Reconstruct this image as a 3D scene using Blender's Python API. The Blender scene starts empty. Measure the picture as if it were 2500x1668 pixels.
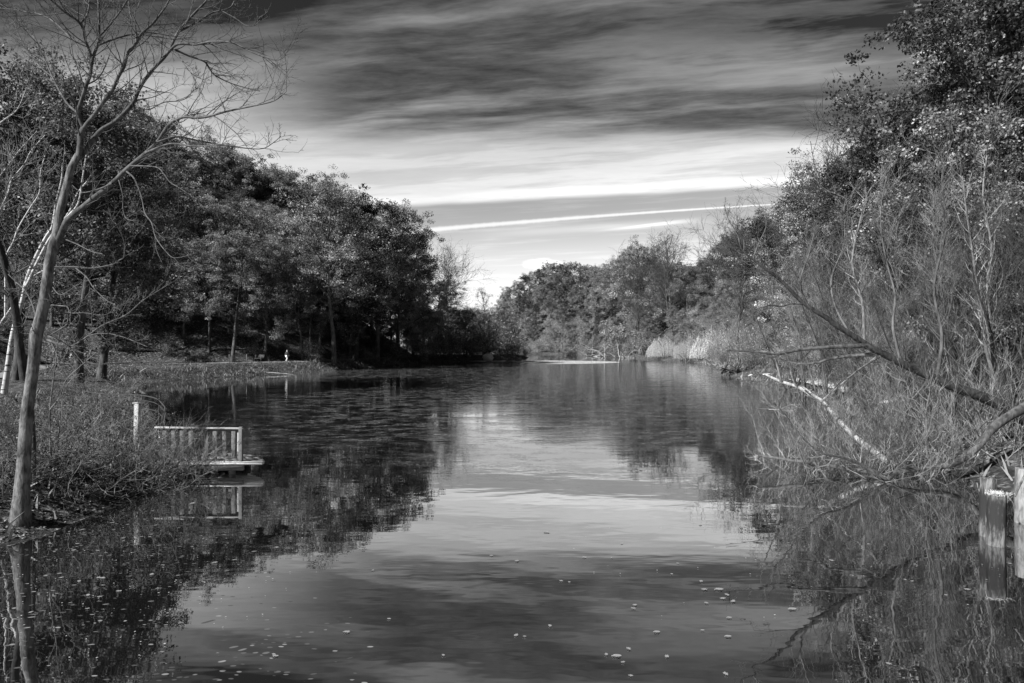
import bpy, math, random
import numpy as np
from mathutils import Vector
R = math.radians
rng = np.random.default_rng(11)
random.seed(11)
sc = bpy.context.scene
col = sc.collection

# ------------------------------------------------------------------ camera, world, sun, exposure
CAMH, F, HY, CX = 3.6, 1667.0, 845.0, 1250.0
cam_d = bpy.data.cameras.new('camera'); cam = bpy.data.objects.new('camera', cam_d); col.objects.link(cam)
cam.location = (0, 0, CAMH); cam.rotation_euler = (R(90), 0, 0)
cam_d.lens = 24.0; cam_d.sensor_width = 36.0; cam_d.shift_y = (HY - 834.0) / 2500.0
cam_d.clip_start = 0.1; cam_d.clip_end = 6000
sc.camera = cam
sc.view_settings.view_transform = 'Standard'; sc.view_settings.look = 'None'
sc.view_settings.exposure = 1.12; sc.view_settings.gamma = 1.0
SUN_DIR = Vector((-0.66, -0.52, 0.64)).normalized()      # towards the sun
sun_el = math.asin(SUN_DIR.z); sun_az = math.atan2(SUN_DIR.x, SUN_DIR.y)
sd = bpy.data.lights.new('sun', 'SUN'); sd.energy = 5.0; sd.angle = R(0.5); sd.color = (1, 1, 1)
so = bpy.data.objects.new('sun', sd); col.objects.link(so)
so.rotation_euler = SUN_DIR.to_track_quat('Z', 'Y').to_euler(); so.location = (-60, -10, 60)

def nt_new(nt, typ, **kw):
    n = nt.nodes.new(typ)
    for k, v in kw.items(): setattr(n, k, v)
    return n
class G:
    """tiny helper to write node maths"""
    def __init__(s, nt): s.nt = nt
    def put(s, sock, v):
        if isinstance(v, (int, float)): sock.default_value = v
        elif isinstance(v, tuple): sock.default_value = v
        else: s.nt.links.new(v, sock)
    def m(s, op, a, b=0.0, c=0.0, clamp=False):
        n = s.nt.nodes.new('ShaderNodeMath'); n.operation = op; n.use_clamp = clamp
        s.put(n.inputs[0], a); s.put(n.inputs[1], b); s.put(n.inputs[2], c); return n.outputs[0]
    def add(s, a, b): return s.m('ADD', a, b)
    def sub(s, a, b): return s.m('SUBTRACT', a, b)
    def mul(s, a, b): return s.m('MULTIPLY', a, b)
    def ss(s, x, lo, hi):        # smoothstep
        n = s.nt.nodes.new('ShaderNodeMapRange'); n.interpolation_type = 'SMOOTHSTEP'
        s.put(n.inputs[0], x); s.put(n.inputs[1], lo); s.put(n.inputs[2], hi)
        n.inputs[3].default_value = 0.0; n.inputs[4].default_value = 1.0; return n.outputs[0]
    def mix(s, f, a, b):
        n = s.nt.nodes.new('ShaderNodeMix'); n.data_type = 'FLOAT'
        s.put(n.inputs[0], f); s.put(n.inputs[2], a); s.put(n.inputs[3], b); return n.outputs[0]
    def xyz(s, x, y, z=0.0):
        n = s.nt.nodes.new('ShaderNodeCombineXYZ')
        s.put(n.inputs[0], x); s.put(n.inputs[1], y); s.put(n.inputs[2], z); return n.outputs[0]
    def noise(s, vec, scale, detail=4, rough=0.55, dist=0.0):
        n = s.nt.nodes.new('ShaderNodeTexNoise'); s.nt.links.new(vec, n.inputs['Vector'])
        n.inputs['Scale'].default_value = scale; n.inputs['Detail'].default_value = detail
        n.inputs['Roughness'].default_value = rough; n.inputs['Distortion'].default_value = dist
        return n.outputs[0]

world = bpy.data.worlds.new('World'); sc.world = world; world.use_nodes = True
wn = world.node_tree; wn.nodes.clear(); g = G(wn)
tc = nt_new(wn, 'ShaderNodeTexCoord'); sp = nt_new(wn, 'ShaderNodeSeparateXYZ'); wn.links.new(tc.outputs['Generated'], sp.inputs[0])
dx, dy, dz = sp.outputs
ya = g.m('MAXIMUM', g.m('ABSOLUTE', dy), 0.2)
u = g.m('DIVIDE', dx, ya); v = g.m('DIVIDE', dz, ya)
sky = nt_new(wn, 'ShaderNodeTexSky', sky_type='NISHITA', sun_disc=False)
sky.sun_elevation = sun_el; sky.sun_rotation = sun_az; sky.altitude = 100; sky.air_density = 1.0; sky.dust_density = 1.2
sepc = nt_new(wn, 'ShaderNodeSeparateColor'); wn.links.new(sky.outputs[0], sepc.inputs[0])
base = g.m('MINIMUM', sepc.outputs[0], 9.0)        # red-filtered black-and-white sky
vt = g.sub(v, g.mul(u, 0.05))
warpv = g.noise(g.xyz(g.mul(u, 1.3), g.mul(vt, 4.0)), 3.0, 3)
warp2 = g.noise(g.xyz(g.add(g.mul(u, 1.0), 7.0), g.mul(vt, 2.0)), 2.0, 2)
vw = g.add(vt, g.mul(g.sub(warpv, 0.5), 0.05))
den = g.m('DIVIDE', 1.0, g.add(g.m('MAXIMUM', v, 0.0), 0.15)); cpx = g.mul(u, den)
cpy = g.add(den, g.mul(cpx, 0.16)); cpy = g.add(cpy, g.mul(g.sub(warpv, 0.5), 0.08))
streak = g.noise(g.xyz(g.mul(cpx, 1.5), g.mul(cpy, 8.0)), 1.0, 8, 0.62, 0.06)
streak2 = g.noise(g.xyz(g.add(g.mul(cpx, 0.8), 4.0), g.mul(cpy, 3.6)), 1.0, 6, 0.58, 0.10)
fine = g.noise(g.xyz(g.mul(cpx, 7.0), g.mul(g.add(cpy, g.mul(cpx, -0.12)), 24.0)), 1.0, 6, 0.68, 0.1)
# dark streaky sheet above v = .29 (opens towards the left)
edge = g.add(g.add(0.300, g.mul(g.sub(warp2, 0.5), 0.05)), g.mul(g.m('ABSOLUTE', g.sub(u, 0.1)), 0.02))
dark = g.ss(v, g.sub(edge, 0.02), g.add(edge, 0.022))
uw = g.add(u, g.mul(g.sub(streak, 0.5), 0.35))
dark = g.mul(dark, g.ss(uw, -0.50, -0.20))
# lighter veil at the upper right
rr = g.add(g.m('POWER', g.m('DIVIDE', g.sub(u, 0.48), 0.36), 2.0), g.m('POWER', g.m('DIVIDE', g.sub(vt, 0.445), 0.075), 2.0))
veil = g.ss(g.add(rr, g.mul(g.sub(streak2, 0.5), 1.6)), 1.9, 0.1)
dark = g.mul(dark, g.sub(1.0, g.mul(veil, 0.85)))
dv = g.add(0.074, g.mul(g.ss(streak, 0.42, 0.78), 0.17))
dv = g.add(dv, g.mul(g.ss(streak2, 0.50, 0.70), 0.15))
dv = g.add(dv, g.mul(g.sub(fine, 0.5), 0.16))
brt = g.add(0.51, g.mul(g.sub(streak2, 0.5), 0.22)); brt = g.add(brt, g.mul(g.sub(fine, 0.5), 0.10))
brt = g.sub(brt, g.mul(g.ss(v, 0.33, 0.50), 0.42))
brt = g.sub(brt, g.mul(g.ss(streak, 0.55, 0.40), 0.09))
pat = g.mix(dark, brt, dv)
# clear gap of darker sky under the sheet, with contrails
le = g.add(0.213, g.mul(u, 0.052)); le = g.add(le, g.mul(g.sub(warpv, 0.5), 0.010))
gap = g.ss(v, g.add(le, 0.006), g.sub(le, 0.004))
gapv = g.mix(g.ss(v, 0.205, 0.11), 0.23, 0.33)
gapv = g.add(gapv, g.mul(g.ss(streak, 0.47, 0.70), 0.06))
gapv = g.add(gapv, g.mul(g.ss(v, 0.10, 0.0), -0.06))
gap = g.mul(gap, g.ss(v, 0.0, 0.01))
pat = g.mix(gap, pat, gapv)
# bright thin edge of the sheet
ed = g.m('ABSOLUTE', g.sub(v, g.add(le, 0.008)))
pat = g.add(pat, g.mul(g.ss(ed, 0.012, 0.0), g.mul(g.ss(streak2, 0.3, 0.6), 0.12)))
# contrails
jig = g.noise(g.xyz(g.mul(u, 1.0), 0.0), 90.0, 3)
c1 = g.add(0.1745, g.mul(g.add(u, 0.06), 0.073)); c1 = g.add(c1, g.sub(0.0022, g.mul(g.m('POWER', g.sub(u, 0.15), 2.0), 0.03)))
w1 = g.m('MAXIMUM', 0.0009, g.mul(g.add(0.0015, g.mul(g.sub(0.3, u), 0.006)), g.add(0.55, g.mul(jig, 0.9))))
d1 = g.m('ABSOLUTE', g.sub(v, c1))
con = g.mul(g.ss(g.m('DIVIDE', d1, w1), 1.3, 0.2), g.mul(g.ss(u, -0.30, -0.18), g.ss(u, 0.9, 0.6)))
c2 = g.add(0.1686, g.mul(g.sub(u, 0.128), 0.115)); d2 = g.m('ABSOLUTE', g.sub(v, c2))
w2 = g.add(0.0015, g.mul(g.sub(u, 0.1), 0.014))
con2 = g.mul(g.ss(g.m('DIVIDE', d2, w2), 1.2, 0.3), g.mul(g.ss(u, 0.10, 0.2), g.ss(u, 0.285, 0.22)))
c3 = g.add(0.166, g.mul(u, 0.06)); d3 = g.m('ABSOLUTE', g.sub(v, c3))
con3 = g.mul(g.ss(d3, 0.010, 0.0), g.mul(g.ss(u, -0.1, 0.05), g.ss(u, 0.34, 0.18)))
pat = g.mix(g.mul(con, 0.75), pat, 0.55)
pat = g.mix(g.mul(con2, 0.5), pat, 0.6)
pat = g.mix(g.mul(con3, 0.22), pat, 0.6)
# small puff of cumulus
rr = g.add(g.m('POWER', g.m('DIVIDE', g.sub(u, 0.045), 0.030), 2.0), g.m('POWER', g.m('DIVIDE', g.sub(v, 0.120), 0.009), 2.0))
puff = g.ss(g.add(rr, g.mul(g.sub(g.noise(g.xyz(g.mul(u, 20.0), g.mul(v, 40.0)), 2.0, 4), 0.5), 2.2)), 1.3, 0.3)
pat = g.mix(g.mul(puff, 0.4), pat, 0.62)
over = g.mix(g.ss(v, 0.62, 0.95), 1.0, 0.12)            # added dimming of the unseen sky overhead and behind, cuts ambient light
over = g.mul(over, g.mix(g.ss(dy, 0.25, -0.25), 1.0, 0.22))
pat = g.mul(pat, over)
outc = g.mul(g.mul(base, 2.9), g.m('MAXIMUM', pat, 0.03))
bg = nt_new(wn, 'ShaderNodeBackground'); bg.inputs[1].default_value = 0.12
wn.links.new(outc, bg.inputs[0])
wo = nt_new(wn, 'ShaderNodeOutputWorld'); wn.links.new(bg.outputs[0], wo.inputs[0])

# ------------------------------------------------------------------ helpers
def P(px, py, D):            # photo point at a real distance D
    return np.array([(px - CX) / F * D, D, CAMH - (py - HY) / F * D])
def tag(o, label=None, cat=None, group=None, kind=None):
    if label: o['label'] = label
    if cat: o['category'] = cat
    if group: o['group'] = group
    if kind: o['kind'] = kind
    return o
def empty(name, loc, label, cat, group=None, rz=0.0, s=1.0):
    o = bpy.data.objects.new(name, None); col.objects.link(o); o.location = loc
    o.rotation_euler = (0, 0, rz); o.scale = (s, s, s) if not isinstance(s, tuple) else s
    o.empty_display_size = 0.3
    return tag(o, label, cat, group)
def link(name, me, parent=None, mat=None):
    o = bpy.data.objects.new(name, me); col.objects.link(o)
    if parent is not None: o.parent = parent
    if mat is not None and len(me.materials) == 0: me.materials.append(mat)
    return o
def quads(name, V, Fc, mat=None, tone=None, smooth=False):
    V = np.asarray(V, dtype=np.float32); Fc = np.asarray(Fc, dtype=np.int32)
    me = bpy.data.meshes.new(name)
    me.vertices.add(len(V)); me.vertices.foreach_set('co', V.ravel())
    me.loops.add(Fc.size); me.loops.foreach_set('vertex_index', Fc.ravel())
    k = Fc.shape[1]
    me.polygons.add(len(Fc)); me.polygons.foreach_set('loop_start', np.arange(0, Fc.size, k, dtype=np.int32))
    me.polygons.foreach_set('loop_total', np.full(len(Fc), k, dtype=np.int32))
    if smooth: me.polygons.foreach_set('use_smooth', np.ones(len(Fc), dtype=bool))
    me.update(calc_edges=True)
    if tone is not None:
        a = me.attributes.new('tone', 'FLOAT', 'POINT'); a.data.foreach_set('value', np.asarray(tone, dtype=np.float32))
    if mat is not None: me.materials.append(mat)
    return me
class Tubes:
    def __init__(s): s.b = {}
    def add(s, pts, rad, sides=4):
        s.b.setdefault((len(pts), sides), []).append((np.asarray(pts, float), np.asarray(rad, float)))
    def arrays(s):
        VV, FF, off = [], [], 0
        for (n, k), L in s.b.items():
            Pt = np.stack([a for a, _ in L]); Rd = np.stack([r for _, r in L]); B = len(L)
            T = np.gradient(Pt, axis=1); T /= np.linalg.norm(T, axis=2, keepdims=True) + 1e-9
            ref = np.zeros_like(T); mT = T.mean(axis=1); use = np.abs(mT[:, 2]) > 0.8
            ref[~use, :, 2] = 1; ref[use, :, 0] = 1
            U = np.cross(T, ref); U /= np.linalg.norm(U, axis=2, keepdims=True) + 1e-9
            W = np.cross(T, U)
            a = np.arange(k) * 2 * math.pi / k
            ring = Pt[:, :, None, :] + Rd[:, :, None, None] * (np.cos(a)[None, None, :, None] * U[:, :, None, :] + np.sin(a)[None, None, :, None] * W[:, :, None, :])
            VV.append(ring.reshape(-1, 3))
            idx = (np.arange(B * n * k).reshape(B, n, k)) + off
            nx = np.roll(idx, -1, axis=2)
            f = np.stack([idx[:, :-1], nx[:, :-1], nx[:, 1:], idx[:, 1:]], axis=-1).reshape(-1, 4)
            FF.append(f); off += B * n * k
        return np.concatenate(VV), np.concatenate(FF)
    def mesh(s, name, mat, smooth=True):
        V, Fc = s.arrays(); return quads(name, V, Fc, mat, smooth=smooth)
def leaf_quads(C, size, seed=0, flat=0.0, upbias=0.0):
    r = np.random.default_rng(seed); n = len(C)
    a = r.normal(size=(n, 3)); a /= np.linalg.norm(a, axis=1, keepdims=True)
    nrm = r.normal(size=(n, 3)); nrm[:, 2] += flat * 3; nrm /= np.linalg.norm(nrm, axis=1, keepdims=True)
    U = np.cross(a, nrm); U /= np.linalg.norm(U, axis=1, keepdims=True) + 1e-9
    W = np.cross(nrm, U); s = (size * r.uniform(0.6, 1.3, n))[:, None]
    V = np.stack([C - U * s * .5, C - W * s * .32, C + U * s * .5, C + W * s * .32], axis=1).reshape(-1, 3)
    return V, np.arange(n * 4).reshape(n, 4)
def unit(a): return a / (np.linalg.norm(a) + 1e-9)
def rdir(r): return unit(r.normal(size=3))
def wander(p, d, L, n, wob, up, r):
    pts = [np.array(p, float)]; d = unit(np.array(d, float))
    for i in range(n - 1):
        d = unit(d + r.normal(size=3) * wob + np.array([0, 0, up]))
        pts.append(pts[-1] + d * L / (n - 1))
    return np.array(pts), d
def side_dir(t, ang, r):
    a = unit(np.cross(t, rdir(r))); return unit(t * math.cos(ang) + a * math.sin(ang))

# value noise on numpy arrays
_perm = np.random.default_rng(5).random((256, 256))
def vn(x, y):
    xi = np.floor(x).astype(int); yi = np.floor(y).astype(int); fx = x - xi; fy = y - yi
    fx = fx * fx * (3 - 2 * fx); fy = fy * fy * (3 - 2 * fy)
    a = _perm[xi % 256, yi % 256]; b = _perm[(xi + 1) % 256, yi % 256]
    c = _perm[xi % 256, (yi + 1) % 256]; d = _perm[(xi + 1) % 256, (yi + 1) % 256]
    return (a * (1 - fx) + b * fx) * (1 - fy) + (c * (1 - fx) + d * fx) * fy
def fbm(x, y, o=4):
    s = 0; a = .5
    for i in range(o): s = s + a * vn(x + 17 * i, y + 31 * i); x = x * 2.03; y = y * 2.03; a *= .5
    return s

# ------------------------------------------------------------------ materials
def mat_new(name):
    m = bpy.data.materials.new(name); m.use_nodes = True; nt = m.node_tree; nt.nodes.clear()
    o = nt.nodes.new('ShaderNodeOutputMaterial'); return m, nt, G(nt), o
def bark(name, c0, c1, scale=8.0, stretch=0.25, bump=0.6, bands=False, rough=0.9):
    m, nt, g, o = mat_new(name)
    t = nt_new(nt, 'ShaderNodeTexCoord'); mp = nt_new(nt, 'ShaderNodeMapping'); nt.links.new(t.outputs['Object'], mp.inputs[0])
    mp.inputs['Scale'].default_value = (1, 1, stretch)
    n1 = g.noise(mp.outputs[0], scale, 6, 0.65, 0.4); n2 = g.noise(t.outputs['Object'], scale * .18, 3)
    f = g.ss(g.add(g.mul(n1, .75), g.mul(n2, .35)), 0.38, 0.72)
    if bands:
        mp2 = nt_new(nt, 'ShaderNodeMapping'); nt.links.new(t.outputs['Object'], mp2.inputs[0]); mp2.inputs['Scale'].default_value = (1, 1, 6)
        f = g.mul(g.ss(g.noise(mp2.outputs[0], 3.0, 4), 0.36, 0.46), g.add(.6, g.mul(f, .4)))
    oi = nt_new(nt, 'ShaderNodeObjectInfo')
    b = g.mul(g.mix(f, c0, c1), g.add(.8, g.mul(oi.outputs['Random'], .4)))
    bs = nt_new(nt, 'ShaderNodeBsdfPrincipled'); nt.links.new(b, bs.inputs['Base Color']); bs.inputs['Roughness'].default_value = rough
    bs.inputs['Specular IOR Level'].default_value = 0.25
    bp = nt_new(nt, 'ShaderNodeBump'); bp.inputs['Strength'].default_value = bump; bp.inputs['Distance'].default_value = 0.02
    nt.links.new(n1, bp.inputs['Height']); nt.links.new(bp.outputs[0], bs.inputs['Normal'])
    nt.links.new(bs.outputs[0], o.inputs[0]); return m
def foliage(name, lo, hi, trans=0.35):
    m, nt, g, o = mat_new(name)
    at = nt_new(nt, 'ShaderNodeAttribute', attribute_name='tone'); oi = nt_new(nt, 'ShaderNodeObjectInfo')
    b = g.mul(g.mix(g.m('POWER', at.outputs['Fac'], 1.7), lo, hi), g.add(.6, g.mul(oi.outputs['Random'], .8)))
    d = nt_new(nt, 'ShaderNodeBsdfPrincipled'); nt.links.new(b, d.inputs['Base Color']); d.inputs['Roughness'].default_value = .55
    d.inputs['Specular IOR Level'].default_value = .3
    tr = nt_new(nt, 'ShaderNodeBsdfTranslucent'); nt.links.new(b, tr.inputs[0])
    mx = nt_new(nt, 'ShaderNodeMixShader'); mx.inputs[0].default_value = trans
    nt.links.new(d.outputs[0], mx.inputs[1]); nt.links.new(tr.outputs[0], mx.inputs[2]); nt.links.new(mx.outputs[0], o.inputs[0]); return m
def plain(name, c, rough=.8, var=.25, scale=20.0, bump=.2, metal=0.0):
    m, nt, g, o = mat_new(name)
    t = nt_new(nt, 'ShaderNodeTexCoord'); n = g.noise(t.outputs['Object'], scale, 5, .6)
    b = g.mul(g.add(1 - var, g.mul(n, 2 * var)), c)
    bs = nt_new(nt, 'ShaderNodeBsdfPrincipled'); nt.links.new(b, bs.inputs['Base Color']); bs.inputs['Roughness'].default_value = rough
    bs.inputs['Metallic'].default_value = metal
    bp = nt_new(nt, 'ShaderNodeBump'); bp.inputs['Strength'].default_value = bump; bp.inputs['Distance'].default_value = .01
    nt.links.new(n, bp.inputs['Height']); nt.links.new(bp.outputs[0], bs.inputs['Normal'])
    nt.links.new(bs.outputs[0], o.inputs[0]); return m
M = {}
M['bark'] = bark('grey_bark', .02, .11)
M['bark_trunk'] = bark('furrowed_bark', .03, .17, 16.0, .3, 1.0)
M['bark_limb'] = bark('limb_bark', .025, .11, 10.0, .4, .6)
M['bark_pale'] = bark('pale_grey_bark', .04, .19, 14.0, .35, .8)  # paler grey bark for slender trunks, a sapling and the stick
M['bark_dark'] = bark('dark_bark', .01, .055, 14.0, .3, 1.0)
M['twig'] = bark('pale_twig_bark', .05, .30, 3.0, 1.0, .1)
M['twig_dark'] = bark('dark_twig_bark', .02, .09, 3.0, 1.0, .1)
M['birch'] = bark('birch_bark', .04, .55, 6.0, 1.0, .3, True)
M['dead'] = bark('bleached_dead_wood', .07, .34, 9.0, .3, .6)
M['leaf_oak'] = foliage('oak_leaves', .03, .60)
M['leaf_dark'] = foliage('dark_leaves', .014, .17)
M['leaf_pale'] = foliage('pale_leaves', .08, .62)
M['leaf_willow'] = foliage('willow_leaves', .5, .85, .4)
M['litter'] = foliage('fallen_leaves', .05, .42, .1)
M['grass'] = foliage('dry_grass', .06, .32, .3)
M['wood'] = plain('weathered_timber', .12, .85, .45, 14.0, .4)
M['wood_pale'] = plain('pale_weathered_timber', .34, .85, .35, 14.0, .4)
M['deck'] = plain('bleached_deck_boards', .62, .85, .35, 9.0, .4)
M['white'] = plain('chipped_white_paint', .4, .7, .25, 30.0, .2)
M['metal'] = plain('dull_grey_metal', .06, .5, .2, 20.0, .1, .4)
M['rock'] = plain('pale_rock', .45, .95, .4, 4.0, .8)
M['asphalt'] = plain('path_asphalt', .13, .95, .2, 3.0, .3)
M['dark_cloth'] = plain('dark_cloth', .02, .9)
M['pale_cloth'] = plain('pale_cloth', .62, .9)
M['skin'] = plain('skin', .38, .6, .05)
M['hair'] = plain('dark_hair', .02, .6)

# ------------------------------------------------------------------ terrain
shore = np.array([(-14, -25), (-12.5, 5), (-10.6, 10), (-9.0, 12.6), (-8.9, 15), (-8.8, 16.6), (-8.4, 18.4), (-9.3, 20.4), (-12.6, 24), (-19, 36), (-27, 50), (-35, 62),
    (-36.5, 68), (-34, 76), (-29.6, 89.6), (-25, 105), (-20.5, 135), (-13.5, 152), (-3, 180), (5.5, 205), (5, 222), (-1, 240), (4, 280), (14, 300), (24, 296),
    (31, 270), (36, 230), (36.5, 187), (41, 158), (38, 135), (33, 112), (27, 85), (23.5, 70), (22.5, 57), (20.5, 46), (17, 34), (14.3, 26), (12.4, 19.5), (12.0, 14), (12.3, 5), (13, -25)], float)
hill_l = np.array([(-400, -20), (-60, -20), (-46, 20), (-43, 45), (-50, 60), (-59, 74), (-58, 86), (-50, 93), (-47, 95.5), (-42, 96), (-37, 100), (-33, 109), (-29, 125), (-26, 143), (-23, 152), (-24, 168), (-40, 195), (-400, 230)], float)
hill_r = np.array([(60, -60), (24, 8), (19, 22), (22, 36), (27, 52), (31, 72), (38, 98), (45, 128), (47, 158), (43, 190), (42, 232), (37, 272), (26, 306), (10, 312), (-6, 330), (-30, 480), (700, 500), (700, -60)], float)
def poly_sd(x, y, poly):     # >0 inside
    x = np.asarray(x, float); y = np.asarray(y, float)
    dmin = np.full(x.shape, 1e9); ins = np.zeros(x.shape, bool); n = len(poly)
    for i in range(n):
        ax, ay = poly[i]; bx, by = poly[(i + 1) % n]
        ex, ey = bx - ax, by - ay
        t = np.clip(((x - ax) * ex + (y - ay) * ey) / (ex * ex + ey * ey), 0, 1)
        dmin = np.minimum(dmin, np.hypot(x - ax - t * ex, y - ay - t * ey))
        c = ((ay > y) != (by > y)) & (x < (bx - ax) * (y - ay) / (by - ay + 1e-12) + ax); ins ^= c
    return np.where(ins, dmin, -dmin)
def ground(x, y):
    x = np.asarray(x, float); y = np.asarray(y, float)
    ww = (fbm(x * .35, y * .35, 3) - .45) * np.where(y > 60, 1.6, .7)
    d = -(poly_sd(x, y, shore)) + ww
    n1 = fbm(x * .13 + 3, y * .13 + 9); n2 = fbm(x * .9 + 40, y * .9)
    farl = (x < 0) & (y > 56)
    H0 = np.where(farl, 1.3, np.where(x < 0, 1.0, .75))
    w = np.where(farl, 3.4, 2.2)
    t = np.clip(d / w, 0, 1); t = t * t * (3 - 2 * t) * .55 + .45 * t
    z = H0 * t + np.where(d > 0, np.clip(d, 0, 1) * ((n2 - .45) * .25), 0)
    z = z + np.where(~farl & (x < 0) & (d > 4), np.clip((d - 4) * .05, 0, 1.0), 0)
    z = np.where(d < 0, np.maximum(d * .35, -1.6), z)
    hl = np.clip(poly_sd(x, y, hill_l), 0, None); hr = np.clip(poly_sd(x, y, hill_r), 0, None)
    z = z + 30 * (1 - np.exp(-(hl / 32.0) ** 1.12)) * (.85 + .3 * n1)
    tt = np.clip((y - 130) / 110, 0, 1); capr = 22 + 15 * tt * tt * (3 - 2 * tt)
    z = z + capr * (1 - np.exp(-(hr / 24.0) ** 1.2)) * (.85 + .3 * n1)
    return z
def gz(x, y): return float(ground(np.array([x]), np.array([y]))[0])
xs = np.unique(np.concatenate([np.arange(-16, 20, .3), np.arange(-60, 60, 1.0), np.arange(-160, 160, 4.0), np.arange(-420, 421, 20.0), [-3000, -1500, -800, 800, 1500, 3000]]))
ys = np.unique(np.concatenate([np.arange(4, 30, .35), np.arange(-20, 170, 1.0), np.arange(-40, 420, 4.0), np.arange(-60, 700, 20.0), [-3000, -1000, -300, 1200, 2200, 4000]]))
xs = np.unique(np.round(xs, 2)); ys = np.unique(np.round(ys, 2))
XX, YY = np.meshgrid(xs, ys); ZZ = ground(XX, YY)
nx, ny = len(xs), len(ys); idx = np.arange(nx * ny).reshape(ny, nx)
Fc = np.stack([idx[:-1, :-1], idx[:-1, 1:], idx[1:, 1:], idx[1:, :-1]], -1).reshape(-1, 4)
m, nt, g, o = mat_new('earth_and_leaves')
t = nt_new(nt, 'ShaderNodeTexCoord'); OB = t.outputs['Object']
n1 = g.noise(OB, .35, 4); n2 = g.noise(OB, 5.0, 6, .7); n3 = g.noise(OB, 14.0, 3, .8)
vor = nt_new(nt, 'ShaderNodeTexVoronoi'); nt.links.new(OB, vor.inputs['Vector']); vor.inputs['Scale'].default_value = 5.5
sv = nt_new(nt, 'ShaderNodeSeparateColor'); nt.links.new(vor.outputs['Color'], sv.inputs[0])
leafy = g.mul(g.ss(sv.outputs[0], .5, .95), g.ss(n2, .4, .6))
b = g.add(g.mix(g.ss(n1, .35, .65), .020, .045), g.mul(g.ss(n2, .4, .75), .04)); b = g.add(b, g.mul(leafy, .16))
bs = nt_new(nt, 'ShaderNodeBsdfPrincipled'); nt.links.new(b, bs.inputs['Base Color']); bs.inputs['Roughness'].default_value = 1; bs.inputs['Specular IOR Level'].default_value = .1
bp = nt_new(nt, 'ShaderNodeBump'); bp.inputs['Strength'].default_value = .9; bp.inputs['Distance'].default_value = .08
nt.links.new(g.add(n2, g.mul(n3, .5)), bp.inputs['Height']); nt.links.new(bp.outputs[0], bs.inputs['Normal']); nt.links.new(bs.outputs[0], o.inputs[0])
M['ground'] = m
gr = link('ground', quads('ground', np.stack([XX.ravel(), YY.ravel(), ZZ.ravel()], 1), Fc, M['ground'], smooth=True)); tag(gr, kind='structure')

# ------------------------------------------------------------------ water
m, nt, g, o = mat_new('pond_water')
t = nt_new(nt, 'ShaderNodeTexCoord'); OB = t.outputs['Object']
sx = nt_new(nt, 'ShaderNodeSeparateXYZ'); nt.links.new(OB, sx.inputs[0]); X, Y, _ = sx.outputs
big = g.noise(OB, .09, 3); med = g.noise(g.xyz(g.mul(X, .35), Y), .55, 4, .6)
wz = g.add(Y, g.mul(g.sub(big, .5), 26.0))
ruf = g.mul(g.ss(wz, 20.0, 27.0), g.ss(wz, 200.0, 110.0))
ruf = g.mul(ruf, g.ss(g.add(X, g.mul(Y, .22)), -13.0, -5.0))
ruf = g.mul(ruf, g.ss(med, .36, .58))
r1 = g.noise(g.xyz(g.mul(X, .5), Y), 7.0, 3, .6, .1); r2 = g.noise(g.xyz(g.mul(X, .5), Y), 1.3, 2, .5, .3)
r0 = g.noise(g.xyz(g.mul(X, .4), Y), 2.6, 2, .5)
h = g.add(g.mul(r1, g.mul(ruf, .004)), g.mul(r2, g.add(.0028, g.mul(ruf, .002))))
h = g.add(h, g.mul(r0, .0012))
bp = nt_new(nt, 'ShaderNodeBump'); bp.inputs['Strength'].default_value = 1; bp.inputs['Distance'].default_value = 1.0; nt.links.new(h, bp.inputs['Height'])
gl = nt_new(nt, 'ShaderNodeBsdfGlossy'); gl.inputs['Roughness'].default_value = .015; nt.links.new(bp.outputs[0], gl.inputs['Normal']); gl.inputs[0].default_value = (1, 1, 1, 1)
df = nt_new(nt, 'ShaderNodeBsdfDiffuse'); df.inputs[0].default_value = (.006, .006, .006, 1)
fr = nt_new(nt, 'ShaderNodeFresnel'); fr.inputs[0].default_value = 3.1; nt.links.new(bp.outputs[0], fr.inputs['Normal'])
mx = nt_new(nt, 'ShaderNodeMixShader'); nt.links.new(g.m('POWER', fr.outputs[0], .55), mx.inputs[0]); nt.links.new(df.outputs[0], mx.inputs[1]); nt.links.new(gl.outputs[0], mx.inputs[2])
# floating specks: leaf crumbs and duckweed in drifts
vo = nt_new(nt, 'ShaderNodeTexVoronoi'); nt.links.new(g.xyz(g.add(X, g.mul(r2, .5)), g.mul(g.add(Y, g.mul(r2, .6)), 2.2)), vo.inputs['Vector']); vo.inputs['Scale'].default_value = 7.0
speck = g.ss(vo.outputs['Distance'], .30, .20)
drift = g.noise(g.xyz(g.mul(X, .6), Y), .5, 5, .65, .6)
film = g.noise(g.xyz(g.mul(X, .75), Y), 1.1, 8, .78, .3); fineN = g.noise(OB, 11.0, 3, .7)
zoneA = g.mul(g.mul(g.ss(wz, 17.0, 26.0), g.ss(wz, 175.0, 120.0)), g.ss(drift, .30, .50))
zoneA = g.mul(zoneA, g.ss(g.add(X, g.mul(Y, .30)), -7.0, 3.0))
zoneA = g.mul(zoneA, g.ss(g.sub(g.mul(Y, .42), X), -1.0, 6.0))
filmA = g.mul(g.mul(zoneA, g.ss(film, .46, .60)), g.ss(fineN, .36, .56))
zoneB = g.mul(g.mul(g.ss(g.add(Y, g.mul(X, 1.3)), 6.8, 3.0), g.ss(Y, 17.0, 12.0)), g.ss(drift, .36, .60))
zoneC = g.mul(g.ss(drift, .62, .75), .07)
sc2 = nt_new(nt, 'ShaderNodeSeparateColor'); nt.links.new(vo.outputs['Color'], sc2.inputs[0])
speck = g.mul(speck, g.m('LESS_THAN', sc2.outputs[0], g.m('MAXIMUM', g.mul(zoneB, .8), zoneC)))
speck = g.m('MAXIMUM', speck, g.mul(filmA, .8))
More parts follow.
